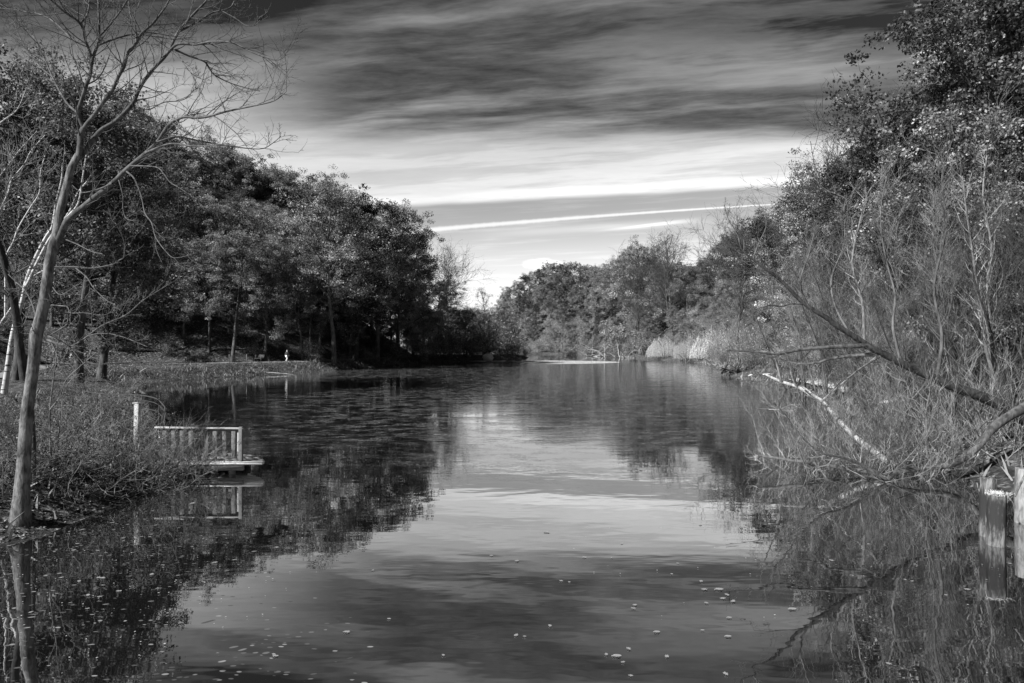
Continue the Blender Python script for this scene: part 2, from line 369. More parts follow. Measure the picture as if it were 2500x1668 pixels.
d2 = nt_new(nt, 'ShaderNodeBsdfDiffuse'); nt.links.new(g.add(.05, g.mul(g.m('POWER', sc2.outputs[1], 3.0), .16)), d2.inputs[0])
mx2 = nt_new(nt, 'ShaderNodeMixShader'); nt.links.new(speck, mx2.inputs[0]); nt.links.new(mx.outputs[0], mx2.inputs[1]); nt.links.new(d2.outputs[0], mx2.inputs[2])
nt.links.new(mx2.outputs[0], o.inputs[0]); M['water'] = m
wx = [-3000, -60, 60, 3000]; wV = [(-45, -30, 0), (60, -30, 0), (60, 330, 0), (-45, 330, 0)]
wa = link('water', quads('water', wV, [(0, 1, 2, 3)], M['water'])); tag(wa, kind='structure')

# path along the left shore, and the sandy track on the right
def ribbon(name, pts, w, mat, dz=.02):
    pts = np.array(pts, float); t = np.linspace(0, len(pts) - 1, len(pts) * 14); k = np.arange(len(pts))
    cx = np.interp(t, k, pts[:, 0]); cy = np.interp(t, k, pts[:, 1])
    ker = np.ones(11) / 11
    cxs = np.convolve(np.pad(cx, 5, 'edge'), ker, 'valid'); cys = np.convolve(np.pad(cy, 5, 'edge'), ker, 'valid')
    tx = np.gradient(cxs); ty = np.gradient(cys); L = np.hypot(tx, ty); nxn, nyn = -ty / L, tx / L
    K = 7; offs = np.linspace(-.5, .5, K) * w
    ej = (fbm(cxs * .8, cys * .8, 3) - .45) * .9
    Xv = cxs[:, None] + nxn[:, None] * (offs[None, :] * (1 + ej[:, None] * .4)); Yv = cys[:, None] + nyn[:, None] * (offs[None, :] * (1 + ej[:, None] * .4))
    Zc = ground(Xv, Yv); Zc = np.maximum(Zc, Zc.mean(1, keepdims=True)) + dz + .03
    Zc[:, 0] -= .08; Zc[:, -1] -= .08
    id_ = np.arange(Xv.size).reshape(Xv.shape)
    f = np.stack([id_[:-1, :-1], id_[:-1, 1:], id_[1:, 1:], id_[1:, :-1]], -1).reshape(-1, 4)
    o = link(name, quads(name, np.stack([Xv.ravel(), Yv.ravel(), Zc.ravel()], 1), f, mat, smooth=True)); return tag(o, kind='structure')
ribbon('path', [(-95, 70), (-75, 80), (-60, 85), (-48, 89), (-40, 91.5), (-35.5, 94), (-32, 98.5), (-29.3, 108), (-26.5, 122), (-24.5, 135)], 2.6, M['asphalt'])
M['sand'] = plain('pale_sand', .40, 1, .3, 2.0, .4)
M['gravel'] = plain('gravel', .17, 1, .35, 3.0, .4)
ribbon('gravel_path', [(-50, 30), (-36, 44), (-42, 58), (-50, 72), (-58, 82)], 2.2, M['gravel'])
ribbon('sand_track', [(25.5, 60), (24.5, 53), (23.6, 47), (21.4, 40), (19.5, 34)], 2.6, M['sand'])

# ------------------------------------------------------------------ vegetation prototypes
def tone_clump(n_per, ntips, r, spread=.22):
    base = r.random(ntips)
    t = np.repeat(base, n_per) * .55 + r.random(n_per * ntips) ** 2 * .45
    return t
def leafy_tree(seed, H=18.0, cb=.38, rad=5.5, limbs=18, nl=84, lsize=.19, mats=('bark', 'leaf_oak'), clump=.85, top=.96, flatc=.6, lean=0.0):
    r = np.random.default_rng(seed); T = Tubes(); tips = []
    tp, _ = wander((0, 0, -.6), (lean, 0, 1), H * .86, 9, .05, .06, r)
    r0 = H * .017; rr = np.linspace(1, .16, 9) * r0; rr[0] *= 1.35
    T.add(tp, rr, 7)
    for i in range(limbs):
        f = cb + (top - cb) * (i + r.random()) / limbs
        s = np.clip(f / .86, 0, 1) * 8; k = int(min(s, 7)); p = tp[k] + (tp[k + 1] - tp[k]) * (s - k)
        prof = math.sin(math.pi * min(1, max(.12, (f - cb * .75) / (1.04 - cb * .75)))) ** .6
        L = rad * prof * r.uniform(.75, 1.15); az = i * 2.4 + r.uniform(-.5, .5)
        el = R(12 + 55 * (f - cb) / (1 - cb)) + r.uniform(-.2, .2)
        d = np.array([math.cos(az) * math.cos(el), math.sin(az) * math.cos(el), math.sin(el)])
        lp, dl = wander(p, d, L, 6, .14, .07, r); r1 = r0 * .38 * (1 - .5 * f)
        T.add(lp, np.linspace(r1, r1 * .25, 6), 5); tips.append(lp[-1])
        for j in range(5):
            q = r.uniform(.3, .98) * 5; kk = int(min(q, 4)); pp = lp[kk] + (lp[kk + 1] - lp[kk]) * (q - kk)
            dd = side_dir(unit(lp[kk + 1] - lp[kk]), R(r.uniform(35, 65)), r); dd[2] += .15
            L2 = L * r.uniform(.25, .5)
            sp_, _ = wander(pp, dd, L2, 4, .15, .05, r); T.add(sp_, np.linspace(r1 * .35, r1 * .1, 4), 3)
            tips += [sp_[-1], sp_[2]]
            for q2 in range(2):
                ee, _ = wander(sp_[r.integers(1, 4)], side_dir(unit(sp_[-1] - sp_[0]), R(50), r), L2 * .6, 3, .15, .05, r)
                T.add(ee, np.linspace(r1 * .15, r1 * .05, 3), 3); tips.append(ee[-1])
    tips = np.array(tips); nt_ = len(tips)
    per = nl
    C = np.repeat(tips, per, 0); cs = np.repeat(r.uniform(.6, 1.35, nt_), per)[:, None]
    off = r.normal(size=C.shape); off /= (np.linalg.norm(off, axis=1, keepdims=True) + 1e-9); off *= (r.random((len(C), 1)) ** .45)
    off *= clump * cs; off[:, 2] *= flatc
    C = C + off; tn = tone_clump(per, nt_, r)
    V, Fq = leaf_quads(C, lsize, seed + 1, flat=.25)
    return T.mesh('trunk', M[mats[0]]), quads('crown', V, Fq, M[mats[1]], tone=np.repeat(tn, 4))
def bare_tree(seed, H=16.0, cb=.3, rad=4.5, limbs=16, mats=('bark', 'twig'), up=.12, sub=6, sub2=6, sub3=3, tw=.012, r0k=.014, stems=1, el0=35):
    r = np.random.default_rng(seed); T = Tubes(); W = Tubes()
    for sidx in range(stems):
        sl = (0, 0, 1) if stems == 1 else (r.normal() * .28, r.normal() * .28, 1)
        Hs = H * (1 if sidx == 0 else r.uniform(.6, .95))
        tp, _ = wander((r.normal() * .15 * (stems > 1), r.normal() * .15 * (stems > 1), -.5), sl, Hs * .9, 10, .06, .07, r)
        r0 = Hs * r0k / math.sqrt(stems); T.add(tp, np.linspace(1, .12, 10) * r0, 6)
        for i in range(limbs):
            f = cb + (.98 - cb) * (i + r.random()) / limbs; s = f * 9; k = int(min(s, 8)); p = tp[k] + (tp[k + 1] - tp[k]) * (s - k)
            L = rad * (math.sin(math.pi * min(1, max(.15, (f - cb * .6) / (1.1 - cb * .6)))) ** .7) * r.uniform(.7, 1.2)
            az = i * 2.4 + r.uniform(-.5, .5); el = R(el0 + 35 * f) + r.uniform(-.15, .15)
            d = np.array([math.cos(az) * math.cos(el), math.sin(az) * math.cos(el), math.sin(el)])
            lp, _ = wander(p, d, L, 6, .13, up, r); r1 = max(r0 * .32 * (1 - .5 * f), tw * 1.3)
            T.add(lp, np.linspace(r1, max(r1 * .25, tw), 6), 4)
            for j in range(sub):
                q = r.uniform(.15, 1) * 5; kk = int(min(q, 4)); pp = lp[kk] + (lp[kk + 1] - lp[kk]) * (q - kk)
                sp_, _ = wander(pp, side_dir(unit(lp[kk + 1] - lp[kk]), R(r.uniform(30, 55)), r), L * r.uniform(.3, .55), 5, .13, up, r)
                W.add(sp_, np.linspace(max(r1 * .35, tw), tw * .6, 5), 3)
                for j2 in range(sub2):
                    a = r.integers(1, 5)
                    ee, _ = wander(sp_[a], side_dir(unit(sp_[a] - sp_[a - 1]), R(r.uniform(25, 55)), r), L * r.uniform(.12, .28), 4, .13, up, r)
                    W.add(ee, np.linspace(tw * .75, tw * .4, 4), 3)
                    for j3 in range(sub3):
                        a = r.integers(1, 4)
                        e3, _ = wander(ee[a], side_dir(unit(ee[a] - ee[a - 1]), R(r.uniform(25, 55)), r), L * r.uniform(.06, .14), 3, .1, up, r)
                        W.add(e3, np.linspace(tw * .5, tw * .3, 3), 3)
    return T.mesh('trunk', M[mats[0]]), W.mesh('twigs', M[mats[1]])
def shrub(seed, H=2.5, bowl=0.0, wob=.12, n=40, spread=1.6, mat='twig', arch=0.0, tw=.006, sub=6, leaves=0, lmat='leaf_pale', lsize=.06, r0=.014, up=.08, sub2=2):
    r = np.random.default_rng(seed); W = Tubes(); lv = []
    for i in range(n):
        b = np.array([r.normal() * spread * .25, r.normal() * spread * .25, -.1])
        d = unit(np.array([r.normal() * (spread / H + bowl), r.normal() * (spread / H + bowl), 1.0])); L = H * r.uniform(.55, 1.15)
        cp, _ = wander(b, d, L, 7, wob, up - arch * r.uniform(.5, 1.2), r); rr = r0 * r.uniform(.5, 1.2)
        W.add(cp, np.linspace(rr, max(rr * .25, tw * .6), 7), 4); lv.append(cp[-1])
        for j in range(sub):
            a = r.integers(2, 7)
            sp_, _ = wander(cp[a], side_dir(unit(cp[a] - cp[a - 1]), R(r.uniform(20, 60)), r), L * r.uniform(.15, .4), 4, .15, up - arch * .6, r)
            W.add(sp_, np.linspace(tw, tw * .5, 4), 3); lv += [sp_[-1], sp_[2]]
            for j2 in range(sub2):
                a2 = r.integers(1, 4)
                e3, _ = wander(sp_[a2], side_dir(unit(sp_[a2] - sp_[a2 - 1]), R(r.uniform(25, 55)), r), L * r.uniform(.06, .14), 3, .1, up, r)
                W.add(e3, np.linspace(tw * .7, tw * .4, 3), 3)
    st = W.mesh('stems', M[mat])
    if not leaves: return st, None
    lv = np.array(lv); C = lv[r.integers(0, len(lv), leaves)] + r.normal(size=(leaves, 3)) * .1 * H / 2
    V, Fq = leaf_quads(C, lsize, seed)
    return st, quads('leaves', V, Fq, M[lmat], tone=np.repeat(r.random(leaves), 4))
def weeping(seed, H=6.0, rad=4.6):
    r = np.random.default_rng(seed); T = Tubes(); W = Tubes(); C = []
    tp, _ = wander((0, 0, -.3), (.1, 0, 1), H * .6, 6, .07, .05, r); T.add(tp, np.linspace(.2, .08, 6), 7)
    for i in range(14):
        az = i * 2.4; q = np.linspace(0, 1, 7); ro = rad * r.uniform(.5, .85)
        lp = np.stack([q * ro * math.cos(az), q * ro * math.sin(az), H * (.45 + .5 * np.sin(q * 1.9) - .12 * q)], 1); lp += r.normal(size=lp.shape) * .06; T.add(lp, np.linspace(.06, .015, 7), 4)
    for i in range(620):
        az = r.uniform(0, 6.28); q = math.sqrt(r.random()); lump = .88 + .12 * math.sin(az * 5 + seed) + .1 * r.normal()
        ro = q * rad; z0 = H * (1 - .62 * q * q) * lump; L = max(.4, z0 - .1 - (r.random() ** 2) * z0 * .5); n = 7; t = np.linspace(0, 1, n)[:, None]
        outv = np.array([math.cos(az), math.sin(az), 0]) * r.uniform(.2, .7)
        c = np.array([ro * math.cos(az), ro * math.sin(az), z0]) + outv * np.sqrt(t) - np.array([0, 0, 1]) * t * L + np.array([0, 0, .3]) * np.sin(t * math.pi); W.add(c, np.full(n, .007), 3)
        kk = int(L * 13) + 4; tt = r.random(kk); C.append(np.stack([np.interp(tt, t[:, 0], c[:, k]) for k in range(3)], 1) + r.normal(size=(kk, 3)) * .04)
    C = np.concatenate(C); n = len(C); a = np.array([0, 0, 1.0]); U = np.tile(a, (n, 1)) + r.normal(size=(n, 3)) * .35; U /= np.linalg.norm(U, axis=1, keepdims=True)
    Wd = np.cross(U, r.normal(size=(n, 3))); Wd /= np.linalg.norm(Wd, axis=1, keepdims=True)
    V = np.stack([C - U * .09, C - Wd * .022, C + U * .09, C + Wd * .022], 1).reshape(-1, 3)
    return T.mesh('trunk', M['bark']), quads('crown', V, np.arange(n * 4).reshape(n, 4), M['leaf_willow'], tone=np.repeat(r.random(n), 4)), W.mesh('hanging_twigs', M['twig'])

PROT = {}
PROT['oak'] = [leafy_tree(100 + i, cb=[.36, .42, .30, .45, .38][i], rad=[6.8, 6.2, 7.4, 6.0, 7.0][i], lsize=.19) for i in range(5)]
PROT['full'] = [leafy_tree(150 + i, cb=.08, rad=7.2, limbs=24, lsize=.20, nl=76) for i in range(3)]
PROT['dark'] = [leafy_tree(200 + i, cb=.12, rad=5.4, limbs=18, mats=('bark_dark', 'leaf_dark'), lsize=.20, nl=80) for i in range(3)]
PROT['pale'] = [leafy_tree(300 + i, cb=.22, rad=5.0, limbs=18, mats=('bark', 'leaf_pale'), lsize=.17, nl=56) for i in range(3)]
PROT['thin'] = [leafy_tree(400 + i, cb=.25, rad=4.6, limbs=18, nl=14, lsize=.14, clump=.6, mats=('bark', 'leaf_oak')) for i in range(2)]
PROT['bare'] = [bare_tree(500 + i, mats=('bark', 'twig_dark'), tw=.022, up=.045, rad=9.0, limbs=26, el0=42, cb=.28, sub=7) for i in range(2)]
PROT['barepale'] = [bare_tree(520 + i, mats=('bark_pale', 'twig'), tw=.02, up=.14, H=13, rad=3.6, el0=45) for i in range(2)]
# upright, brushy bare willows (built at real size for the near right bank)
PROT['brushy'] = [bare_tree(540 + i, H=10, cb=.12, rad=3.0, limbs=9, mats=(['bark', 'bark_dark', 'bark'][i], ['twig', 'twig_dark', 'twig_dark'][i]), up=.17, sub=6, sub2=6, sub3=2, tw=.006, r0k=.016, stems=4, el0=48) for i in range(3)]
PROT['fuzz'] = [shrub(600 + i, H=5.0, n=36, spread=2.8, mat='twig_dark', tw=.02, sub=8, r0=.03, leaves=2500, lmat='leaf_oak', lsize=.16, sub2=3) for i in range(3)]
PROT['fuzzpale'] = [shrub(620 + i, H=5.0, n=34, spread=2.8, mat='twig', tw=.018, sub=8, r0=.028, leaves=900, lmat='leaf_oak', lsize=.13, sub2=3) for i in range(2)]

NOM = {'bare': 16.0, 'barepale': 13.0, 'brushy': 10.0, 'fuzz': 5.0, 'fuzzpale': 5.0}
HT = {}
for kd_, L in PROT.items():
    for j_, pr in enumerate(L):
        z = []
        for me in pr:
            if me: a_ = np.zeros(len(me.vertices) * 3, np.float32); me.vertices.foreach_get('co', a_); z.append(a_[2::3])
        z = np.concatenate(z)
        HT[kd_, j_] = NOM.get(kd_, 18.0) / np.percentile(z, 99.6)
def put(kind, i, loc, s, rz, name, label, cat, group, sz=None):
    pr = PROT[kind][i % len(PROT[kind])]
    s = s * HT[kind, i % len(PROT[kind])]
    e = empty(name, loc, label, cat, group, rz, (s, s, sz if sz else s))
    nm = {'trunk': 'trunk', 'crown': 'crown', 'twigs': 'twigs', 'stems': 'stems', 'leaves': 'leaves', 'hanging_twigs': 'hanging_twigs'}
    for me in pr:
        if me is None: continue
        link(nm[me.name.split('.')[0]], me, e)
    return e

# ------------------------------------------------------------------ forests
SILL = np.array([(-300, 20), (0, 95), (60, 115), (130, 190), (200, 212), (260, 237), (330, 272), (380, 305), (450, 315), (520, 352), (600, 372), (660, 405), (740, 415), (830, 458), (885, 475), (920, 484), (970, 530), (1010, 590), (1045, 650), (1085, 715), (1120, 760), (1200, 715), (1240, 720)])
SILR = np.array([(1225, 720), (1260, 690), (1300, 660), (1340, 642), (1400, 640), (1460, 650), (1490, 640), (1530, 610), (1570, 600), (1600, 640), (1700, 645), (1730, 620), (1760, 585), (1800, 560), (1850, 540), (1900, 490), (1960, 450), (2010, 430), (2060, 375), (2110, 350), (2160, 330), (2210, 250), (2290, 205), (2330, 150), (2350, 40), (2390, -60), (2500, -260), (2800, -400)])
def col_of(x, y): return CX + x / y * F
def cap_z(px, D, S): return CAMH + (HY - np.interp(px, S[:, 0], S[:, 1])) * D / F
trees = []    # (x, y, z, H, kind, zone)
def try_add(x, y, H, kind, zone, mind):
    for t in trees:
        if (t[0] - x) ** 2 + (t[1] - y) ** 2 < mind ** 2: return False
    trees.append((x, y, gz(x, y), H, kind, zone)); return True
def skyline(pxs, S, dists, hs, kinds, zone):
    for i, px in enumerate(pxs):
        H = hs[i % len(hs)] * random.uniform(.92, 1.08); best = None
        for D in np.arange(dists[0], dists[1], 1.5):
            x = (px - CX) / F * D; z = gz(x, D)
            if z < .9: continue
            e = abs(z + H - cap_z(px, D, S))
            if best is None or e < best[0]: best = (e, D, x, z)
        if best is None: continue
        e, D, x, z = best; Hn = cap_z(px, D, S) - z
        if 6 < Hn < 30: try_add(x, D, Hn, kinds[i % len(kinds)], zone, 3.0)
skyline(np.arange(-120, 1000, 52), SILL, (48, 150), [21, 23, 20], ['oak', 'oak', 'full', 'oak', 'dark'], 'left crest')
skyline([985, 1010, 1035, 1065, 1095], SILL, (118, 175), [20, 19], ['oak', 'full', 'oak'], 'left crest')
skyline(np.arange(1236, 1490, 15), SILR, (320, 400), [13, 12], ['dark', 'full', 'full'], 'far dome')
skyline(np.arange(1490, 1740, 38), SILR, (200, 300), [17, 18], ['full', 'oak', 'dark', 'full'], 'right crest')
skyline(np.arange(1745, 2080, 40), SILR, (75, 190), [16, 15, 17], ['full', 'dark', 'full', 'oak'], 'right crest')
skyline(np.arange(2080, 2620, 44), SILR, (38, 75), [17, 18, 19], ['dark', 'dark', 'thin', 'dark'], 'right crest')
# front rows of the left wood (tall trunks, high crowns)
front = [(-31.5, 103, 19), (-28.0, 118, 20), (-33, 112, 18), (-25.5, 130, 21), (-23.5, 141, 20), (-36.5, 101, 17), (-40, 97.5, 19), (-43.5, 98, 16), (-47.5, 99, 17), (-54, 93, 18), (-62, 92, 17), (-38.5, 106, 18),
         (-22.5, 146, 17), (-29.5, 126, 17), (-34, 121, 19), (-27.5, 139, 19), (-50, 104, 18), (-44, 107, 19)]
for i, (x, y, H) in enumerate(front):
    px = col_of(x, y); H = min(H, cap_z(px, y, SILL) - gz(x, y) - .5); trees.append((x, y, gz(x, y), H, 'oak', 'left front'))
r = np.random.default_rng(77)
for k in range(3000):
    x, y = r.uniform(-95, -24), r.uniform(42, 165)
    if poly_sd(np.array([x]), np.array([y]), hill_l)[0] < 3: continue
    px = col_of(x, y)
    if px < -120 or px > 1130: continue
    z = gz(x, y); H = r.uniform(15, 22); Hc = cap_z(px, y, SILL) - z - r.uniform(0, 2.5)
    H = min(H, Hc)
    if H < 9: continue
    try_add(x, y, H, ['oak', 'oak', 'full', 'dark', 'pale', 'oak'][r.integers(6)], 'left slope', 5.6)
for k in range(5200):
    x, y = r.uniform(18, 150), r.uniform(24, 330)
    d = poly_sd(np.array([x]), np.array([y]), hill_r)[0]
    if d < 1.5 or d > 75: continue
    px = col_of(x, y)
    if px < 1240 or px > 2640: continue
    z = gz(x, y); H = (r.uniform(12, 17) if y < 170 else r.uniform(10, 15)) * (.75 if d < 10 else 1); Hc = cap_z(px, y, SILR) - z - r.uniform(0, 3); H = min(H, Hc)
    if H < 6: continue
    kk = ['full', 'full', 'oak', 'dark', 'pale', 'full', 'thin'][r.integers(7)]
    if y < 85 and kk in ('pale', 'full', 'oak'): kk = 'dark' if y < 62 or k % 2 else 'thin'
    try_add(x, y, H, kk, 'right slope' if y < 210 else 'far slope', 6.2 if y < 150 else 5.6)
for k in range(700):
    x, y = r.uniform(-25, 70), r.uniform(318, 400)
    px = col_of(x, y); z = gz(x, y); H = min(r.uniform(9, 14), cap_z(px, y, SILR if px > 1225 else SILL) - z - 1)
    if H > 5: try_add(x, y, H, ['dark', 'full', 'full', 'oak'][r.integers(4)], 'far slope', 5.6)
for k, px in enumerate(range(1960, 2660, 46)):
    for D_, dy in ((34 + (k % 3) * 5, 230), (48 + (k % 2) * 5, 110)):
        x = (px + k * 7 % 30 - CX) / F * D_; z = gz(x, D_)
        if z < .7: continue
        H = cap_z(px, D_, SILR) - dy * D_ / F - z
        if H > 4: try_add(x, D_, H, ['dark', 'full'][(k + dy) % 2], 'right slope', 2.6)
r6 = np.random.default_rng(8)
for k in range(500):
    x, y = r6.uniform(-45, 3), r6.uniform(158, 262); px = col_of(x, y)
    if px < 1000 or px > 1245 or gz(x, y) < .8: continue
    H = min(r6.uniform(11, 16), cap_z(px, y, SILL) - gz(x, y) - r6.uniform(0, 2))
    if H > 4: try_add(x, y, H, ['dark', 'thin', 'full', 'dark'][r6.integers(4)], 'gap', 6.0)
words = {'oak': 'leafy oak', 'full': 'bushy full-crowned tree', 'dark': 'dark-leaved tree', 'pale': 'pale-leaved tree', 'thin': 'thinly leaved tree'}
zones = {'gap': 'on the low point between the woods', 'left crest': 'on the left hill skyline', 'left front': 'at the left hill foot', 'left slope': 'on the left wooded slope',
         'right crest': 'on the right hill skyline', 'right slope': 'on the right wooded slope', 'far slope': 'on the far wooded slope', 'far dome': 'on the far rounded hilltop'}
def ordn(n):
    return '%d%s' % (n, 'th' if 10 <= n % 100 <= 20 else {1: 'st', 2: 'nd', 3: 'rd'}.get(n % 10, 'th'))
for z in zones:
    for kd in words:
        L = sorted([t for t in trees if t[5] == z and t[4] == kd], key=lambda t: t[0] / t[1])
        for n, t in enumerate(L):
            x, y, zz, H, kind, _ = t
            lab = '%s %s, %s such from left' % (words[kd], zones[z], ordn(n + 1)) if len(L) > 1 else '%s %s' % (words[kd], zones[z])
            s = H / 18.0
            put(kind, int(r.integers(9)), (x, y, zz - .1), s, r.uniform(0, 6.28), {'oak': 'oak_tree', 'full': 'broadleaf_tree', 'dark': 'dark_broadleaf_tree', 'pale': 'pale_broadleaf_tree', 'thin': 'sparse_tree'}[kind], lab, 'tree', 'trees ' + zones[z])
print('trees', len(trees))
# understory
us = []
r5 = np.random.default_rng(99)
for k in range(4000):
    if len(us) > 110: break
    if k % 2: x, y = r5.uniform(-70, -22), r5.uniform(93, 160); poly = hill_l
    else: x, y = r5.uniform(15, 70), r5.uniform(24, 320); poly = hill_r
    d = poly_sd(np.array([x]), np.array([y]), poly)[0]
    if d < .5 or d > 18: continue
    px = col_of(x, y)
    if px < 100 or px > 2600 or (x > 0 and y > 150): continue
    if any((a[0] - x) ** 2 + (a[1] - y) ** 2 < 20 for a in us): continue
    us.append((x, y, px))
for side, sel in (('left', [u_ for u_ in us if u_[0] < 0]), ('right', [u_ for u_ in us if u_[0] > 0])):
    for n, (x, y, px) in enumerate(sorted(sel, key=lambda t: t[2])):
        put('fuzz' if side == 'left' or n % 3 else 'fuzzpale', n, (x, y, gz(x, y) - .1), r5.uniform(.35, .7) * (1.5 if side == 'right' else 1), n * 1.7, 'understory_bush', 'twiggy bush among the trees of the %s slope, %s from left' % (side, ordn(n + 1)), 'shrub', 'bushes under the trees of the %s slope' % side)
# named single trees
def single(kind, i, px, ytop, D, label, name='bare_tree', s=None, rz=0.0, group=None, Hp=16.0):
    x = (px - CX) / F * D; z = gz(x, D); H = cap_z(px, D, np.array([(0, ytop), (3000, ytop)])) - z
    return put(kind, i, (x, D, z - .1), H / Hp, rz, name, label, 'tree', group)
single('bare', 0, 1635, 560, 215, 'tall bare tree with a fan of dark branches standing above the far right wood', 'bare_tree')
single('bare', 1, 1560, 590, 222, 'bare spreading tree beside and left of the tallest bare tree on the far wood', 'bare_tree')
single('bare', 1, 1095, 585, 160, 'feathery bare tree sticking out at the right end of the left wood', 'bare_tree', rz=1)
single('thin', 0, 1182, 705, 185, 'slender round-topped tree standing alone in the gap between the two woods', 'sparse_tree', Hp=18)
single('thin', 1, 1140, 760, 170, 'low thin tree at the foot of the left wood beside the gap', 'sparse_tree', Hp=18)
single('dark', 1, 2565, -170, 43, 'tall dark-leaved tree overhanging the top right corner', 'dark_broadleaf_tree', Hp=18)
single('dark', 2, 2610, -150, 36, 'dark leafy tree closing the right edge of the picture', 'dark_broadleaf_tree', Hp=18)
single('full', 0, 1548, 598, 228, 'tall rounded leafy tree standing above the far right wood', 'broadleaf_tree', Hp=18)
single('thin', 1, 1640, 566, 218, 'tall pale thin-crowned tree right of the tall rounded one on the far wood', 'sparse_tree', Hp=18)
single('full', 1, 1375, 740, 262, 'pale rounded tree above the water at the head of the pond', 'broadleaf_tree', Hp=18)
for i, (px, yt, D) in enumerate([(2080, 250, 62), (2180, 225, 55), (2260, 215, 50), (1800, 500, 110), (1990, 420, 75)]):
    single('bare', i, px, yt, D, 'bare tree rising above leafy crowns, right hill, %s from left' % ordn(1 + sorted([2080, 2180, 2260, 1800, 1990]).index(px)), 'bare_tree', rz=i, group='bare trees on the right hill')
# shrubs on the shores
sh = []
for (px, D, H, k) in [(1110, 158, 9, 'fuzz'), (1135, 165, 8, 'fuzz'), (1160, 170, 9, 'fuzz'), (1190, 178, 8, 'fuzz'), (1215, 186, 10, 'fuzz'), (1240, 196, 9, 'fuzz'), (1262, 200, 6, 'fuzz'), (1282, 207, 4.0, 'fuzz'),
        (1085, 152, 7, 'fuzz'), (1055, 147, 6, 'fuzz'), (1020, 141, 6, 'fuzz'), (985, 133, 5, 'fuzz'), (760, 103, 3.4, 'fuzz'), (905, 118, 3, 'fuzz'), (835, 108, 1.5, 'fuzz'), (1200, 205, 14, 'fuzz'), (1170, 200, 12, 'fuzz'), (1232, 225, 14, 'fuzz')]:
    sh.append((px, D, H, k, 'left'))
for (px, D, H, k) in [(1400, 262, 6, 'fuzz'), (1440, 252, 8, 'fuzz'), (1475, 243, 5, 'fuzz'), (1510, 232, 8, 'fuzz'), (1540, 222, 5, 'fuzz'), (1575, 214, 8, 'fuzz'), (1602, 202, 7, 'fuzz'), (1350, 303, 7, 'fuzz'), (1320, 306, 6, 'fuzz'), (1380, 299, 7, 'fuzzpale'),
        (1720, 150, 8, 'fuzzpale'), (1755, 135, 8, 'fuzzpale'), (1790, 120, 8, 'fuzzpale'), (1820, 104, 8, 'fuzzpale'), (1850, 95, 6, 'fuzz'), (1880, 88, 6, 'fuzzpale'), (1925, 80, 6.5, 'fuzzpale'), (1960, 74, 6, 'fuzzpale'), (2000, 66, 5, 'fuzz'), (2060, 60, 5, 'fuzzpale'),
        (1768, 116, 3.2, 'fuzz'), (1740, 142, 4, 'fuzzpale'), (1690, 170, 7, 'fuzz'), (1650, 182, 6, 'fuzz'), (1830, 88, 2.4, 'fuzz')]:
    sh.append((px, D, H, k, 'right'))
for side in ('left', 'right'):
    for kd, w in (('fuzz', 'dark'), ('fuzzpale', 'pale')):
        L = sorted([s for s in sh if s[4] == side and s[3] == kd])
        for n, (px, D, H, k, _) in enumerate(L):
            x = (px - CX) / F * D; z = gz(x, D)
            if z < .1:
                x += .8 if side == 'right' else -.8; z = max(z, gz(x, D))
            put(k, n, (x, D, max(z, 0) - .1), H / 5.0, n * 1.3, 'shrub', '%s twiggy shrub on the %s shore, %s %s one from the left' % (w, side, ordn(n + 1), w), 'shrub', 'shrubs on the %s shore' % side)
# weeping willows
wp = [weeping(31), weeping(32)]
for i, (px, D, H, lab) in enumerate([(1692, 160, 5.6, 'large bright weeping willow trailing over the water on the right shore'), (1618, 178, 5.4, 'smaller weeping willow with curled top left of the bright one'), (1740, 150, 6.2, 'pale drooping willow behind and right of the bright weeping willow')]):
    x = (px - CX) / F * D; e = empty('weeping_willow', (x, D, max(gz(x, D), .1)), lab, 'willow tree', 'weeping willows on the right shore', i * 2.0, H / 6.0)
    for me in wp[i % 2]: link(me.name.split('.')[0], me, e)
#PART2
# ------------------------------------------------------------------ near left: the big bare tree, traced limb by limb
def smooth(pts, rad, per=4):
    pts = np.array(pts, float); n = len(pts); t = np.linspace(0, n - 1, (n - 1) * per + 1)
    out = np.zeros((len(t), 3)); rr = np.interp(t, np.arange(n), rad)
    for k, tt in enumerate(t):       # catmull-rom
        i = min(int(tt), n - 2); f = tt - i
        p0 = pts[max(i - 1, 0)]; p1 = pts[i]; p2 = pts[i + 1]; p3 = pts[min(i + 2, n - 1)]
        out[k] = .5 * ((2 * p1) + (-p0 + p2) * f + (2 * p0 - 5 * p1 + 4 * p2 - p3) * f * f + (-p0 + 3 * p1 - 3 * p2 + p3) * f ** 3)
    return out, rr
def limb(T, pix, D0, D1, w0, w1, sides=7, per=4):
    """pix: photo points; D0..D1 real distance; w in photo pixels of width at each end"""
    n = len(pix); Ds = np.linspace(D0, D1, n); pts = [P(a, b, d) for (a, b), d in zip(pix, Ds)]
    k = np.array([np.hypot(*(np.subtract(pix[i], pix[i - 1]))) if i else 0 for i in range(n)]); k = k.cumsum() / max(k.sum(), 1)
    w = (w0 + (w1 - w0) * k ** .8) / 2 * Ds / F
    p, rr = smooth(pts, w, per); T.add(p, rr, sides); return p, rr
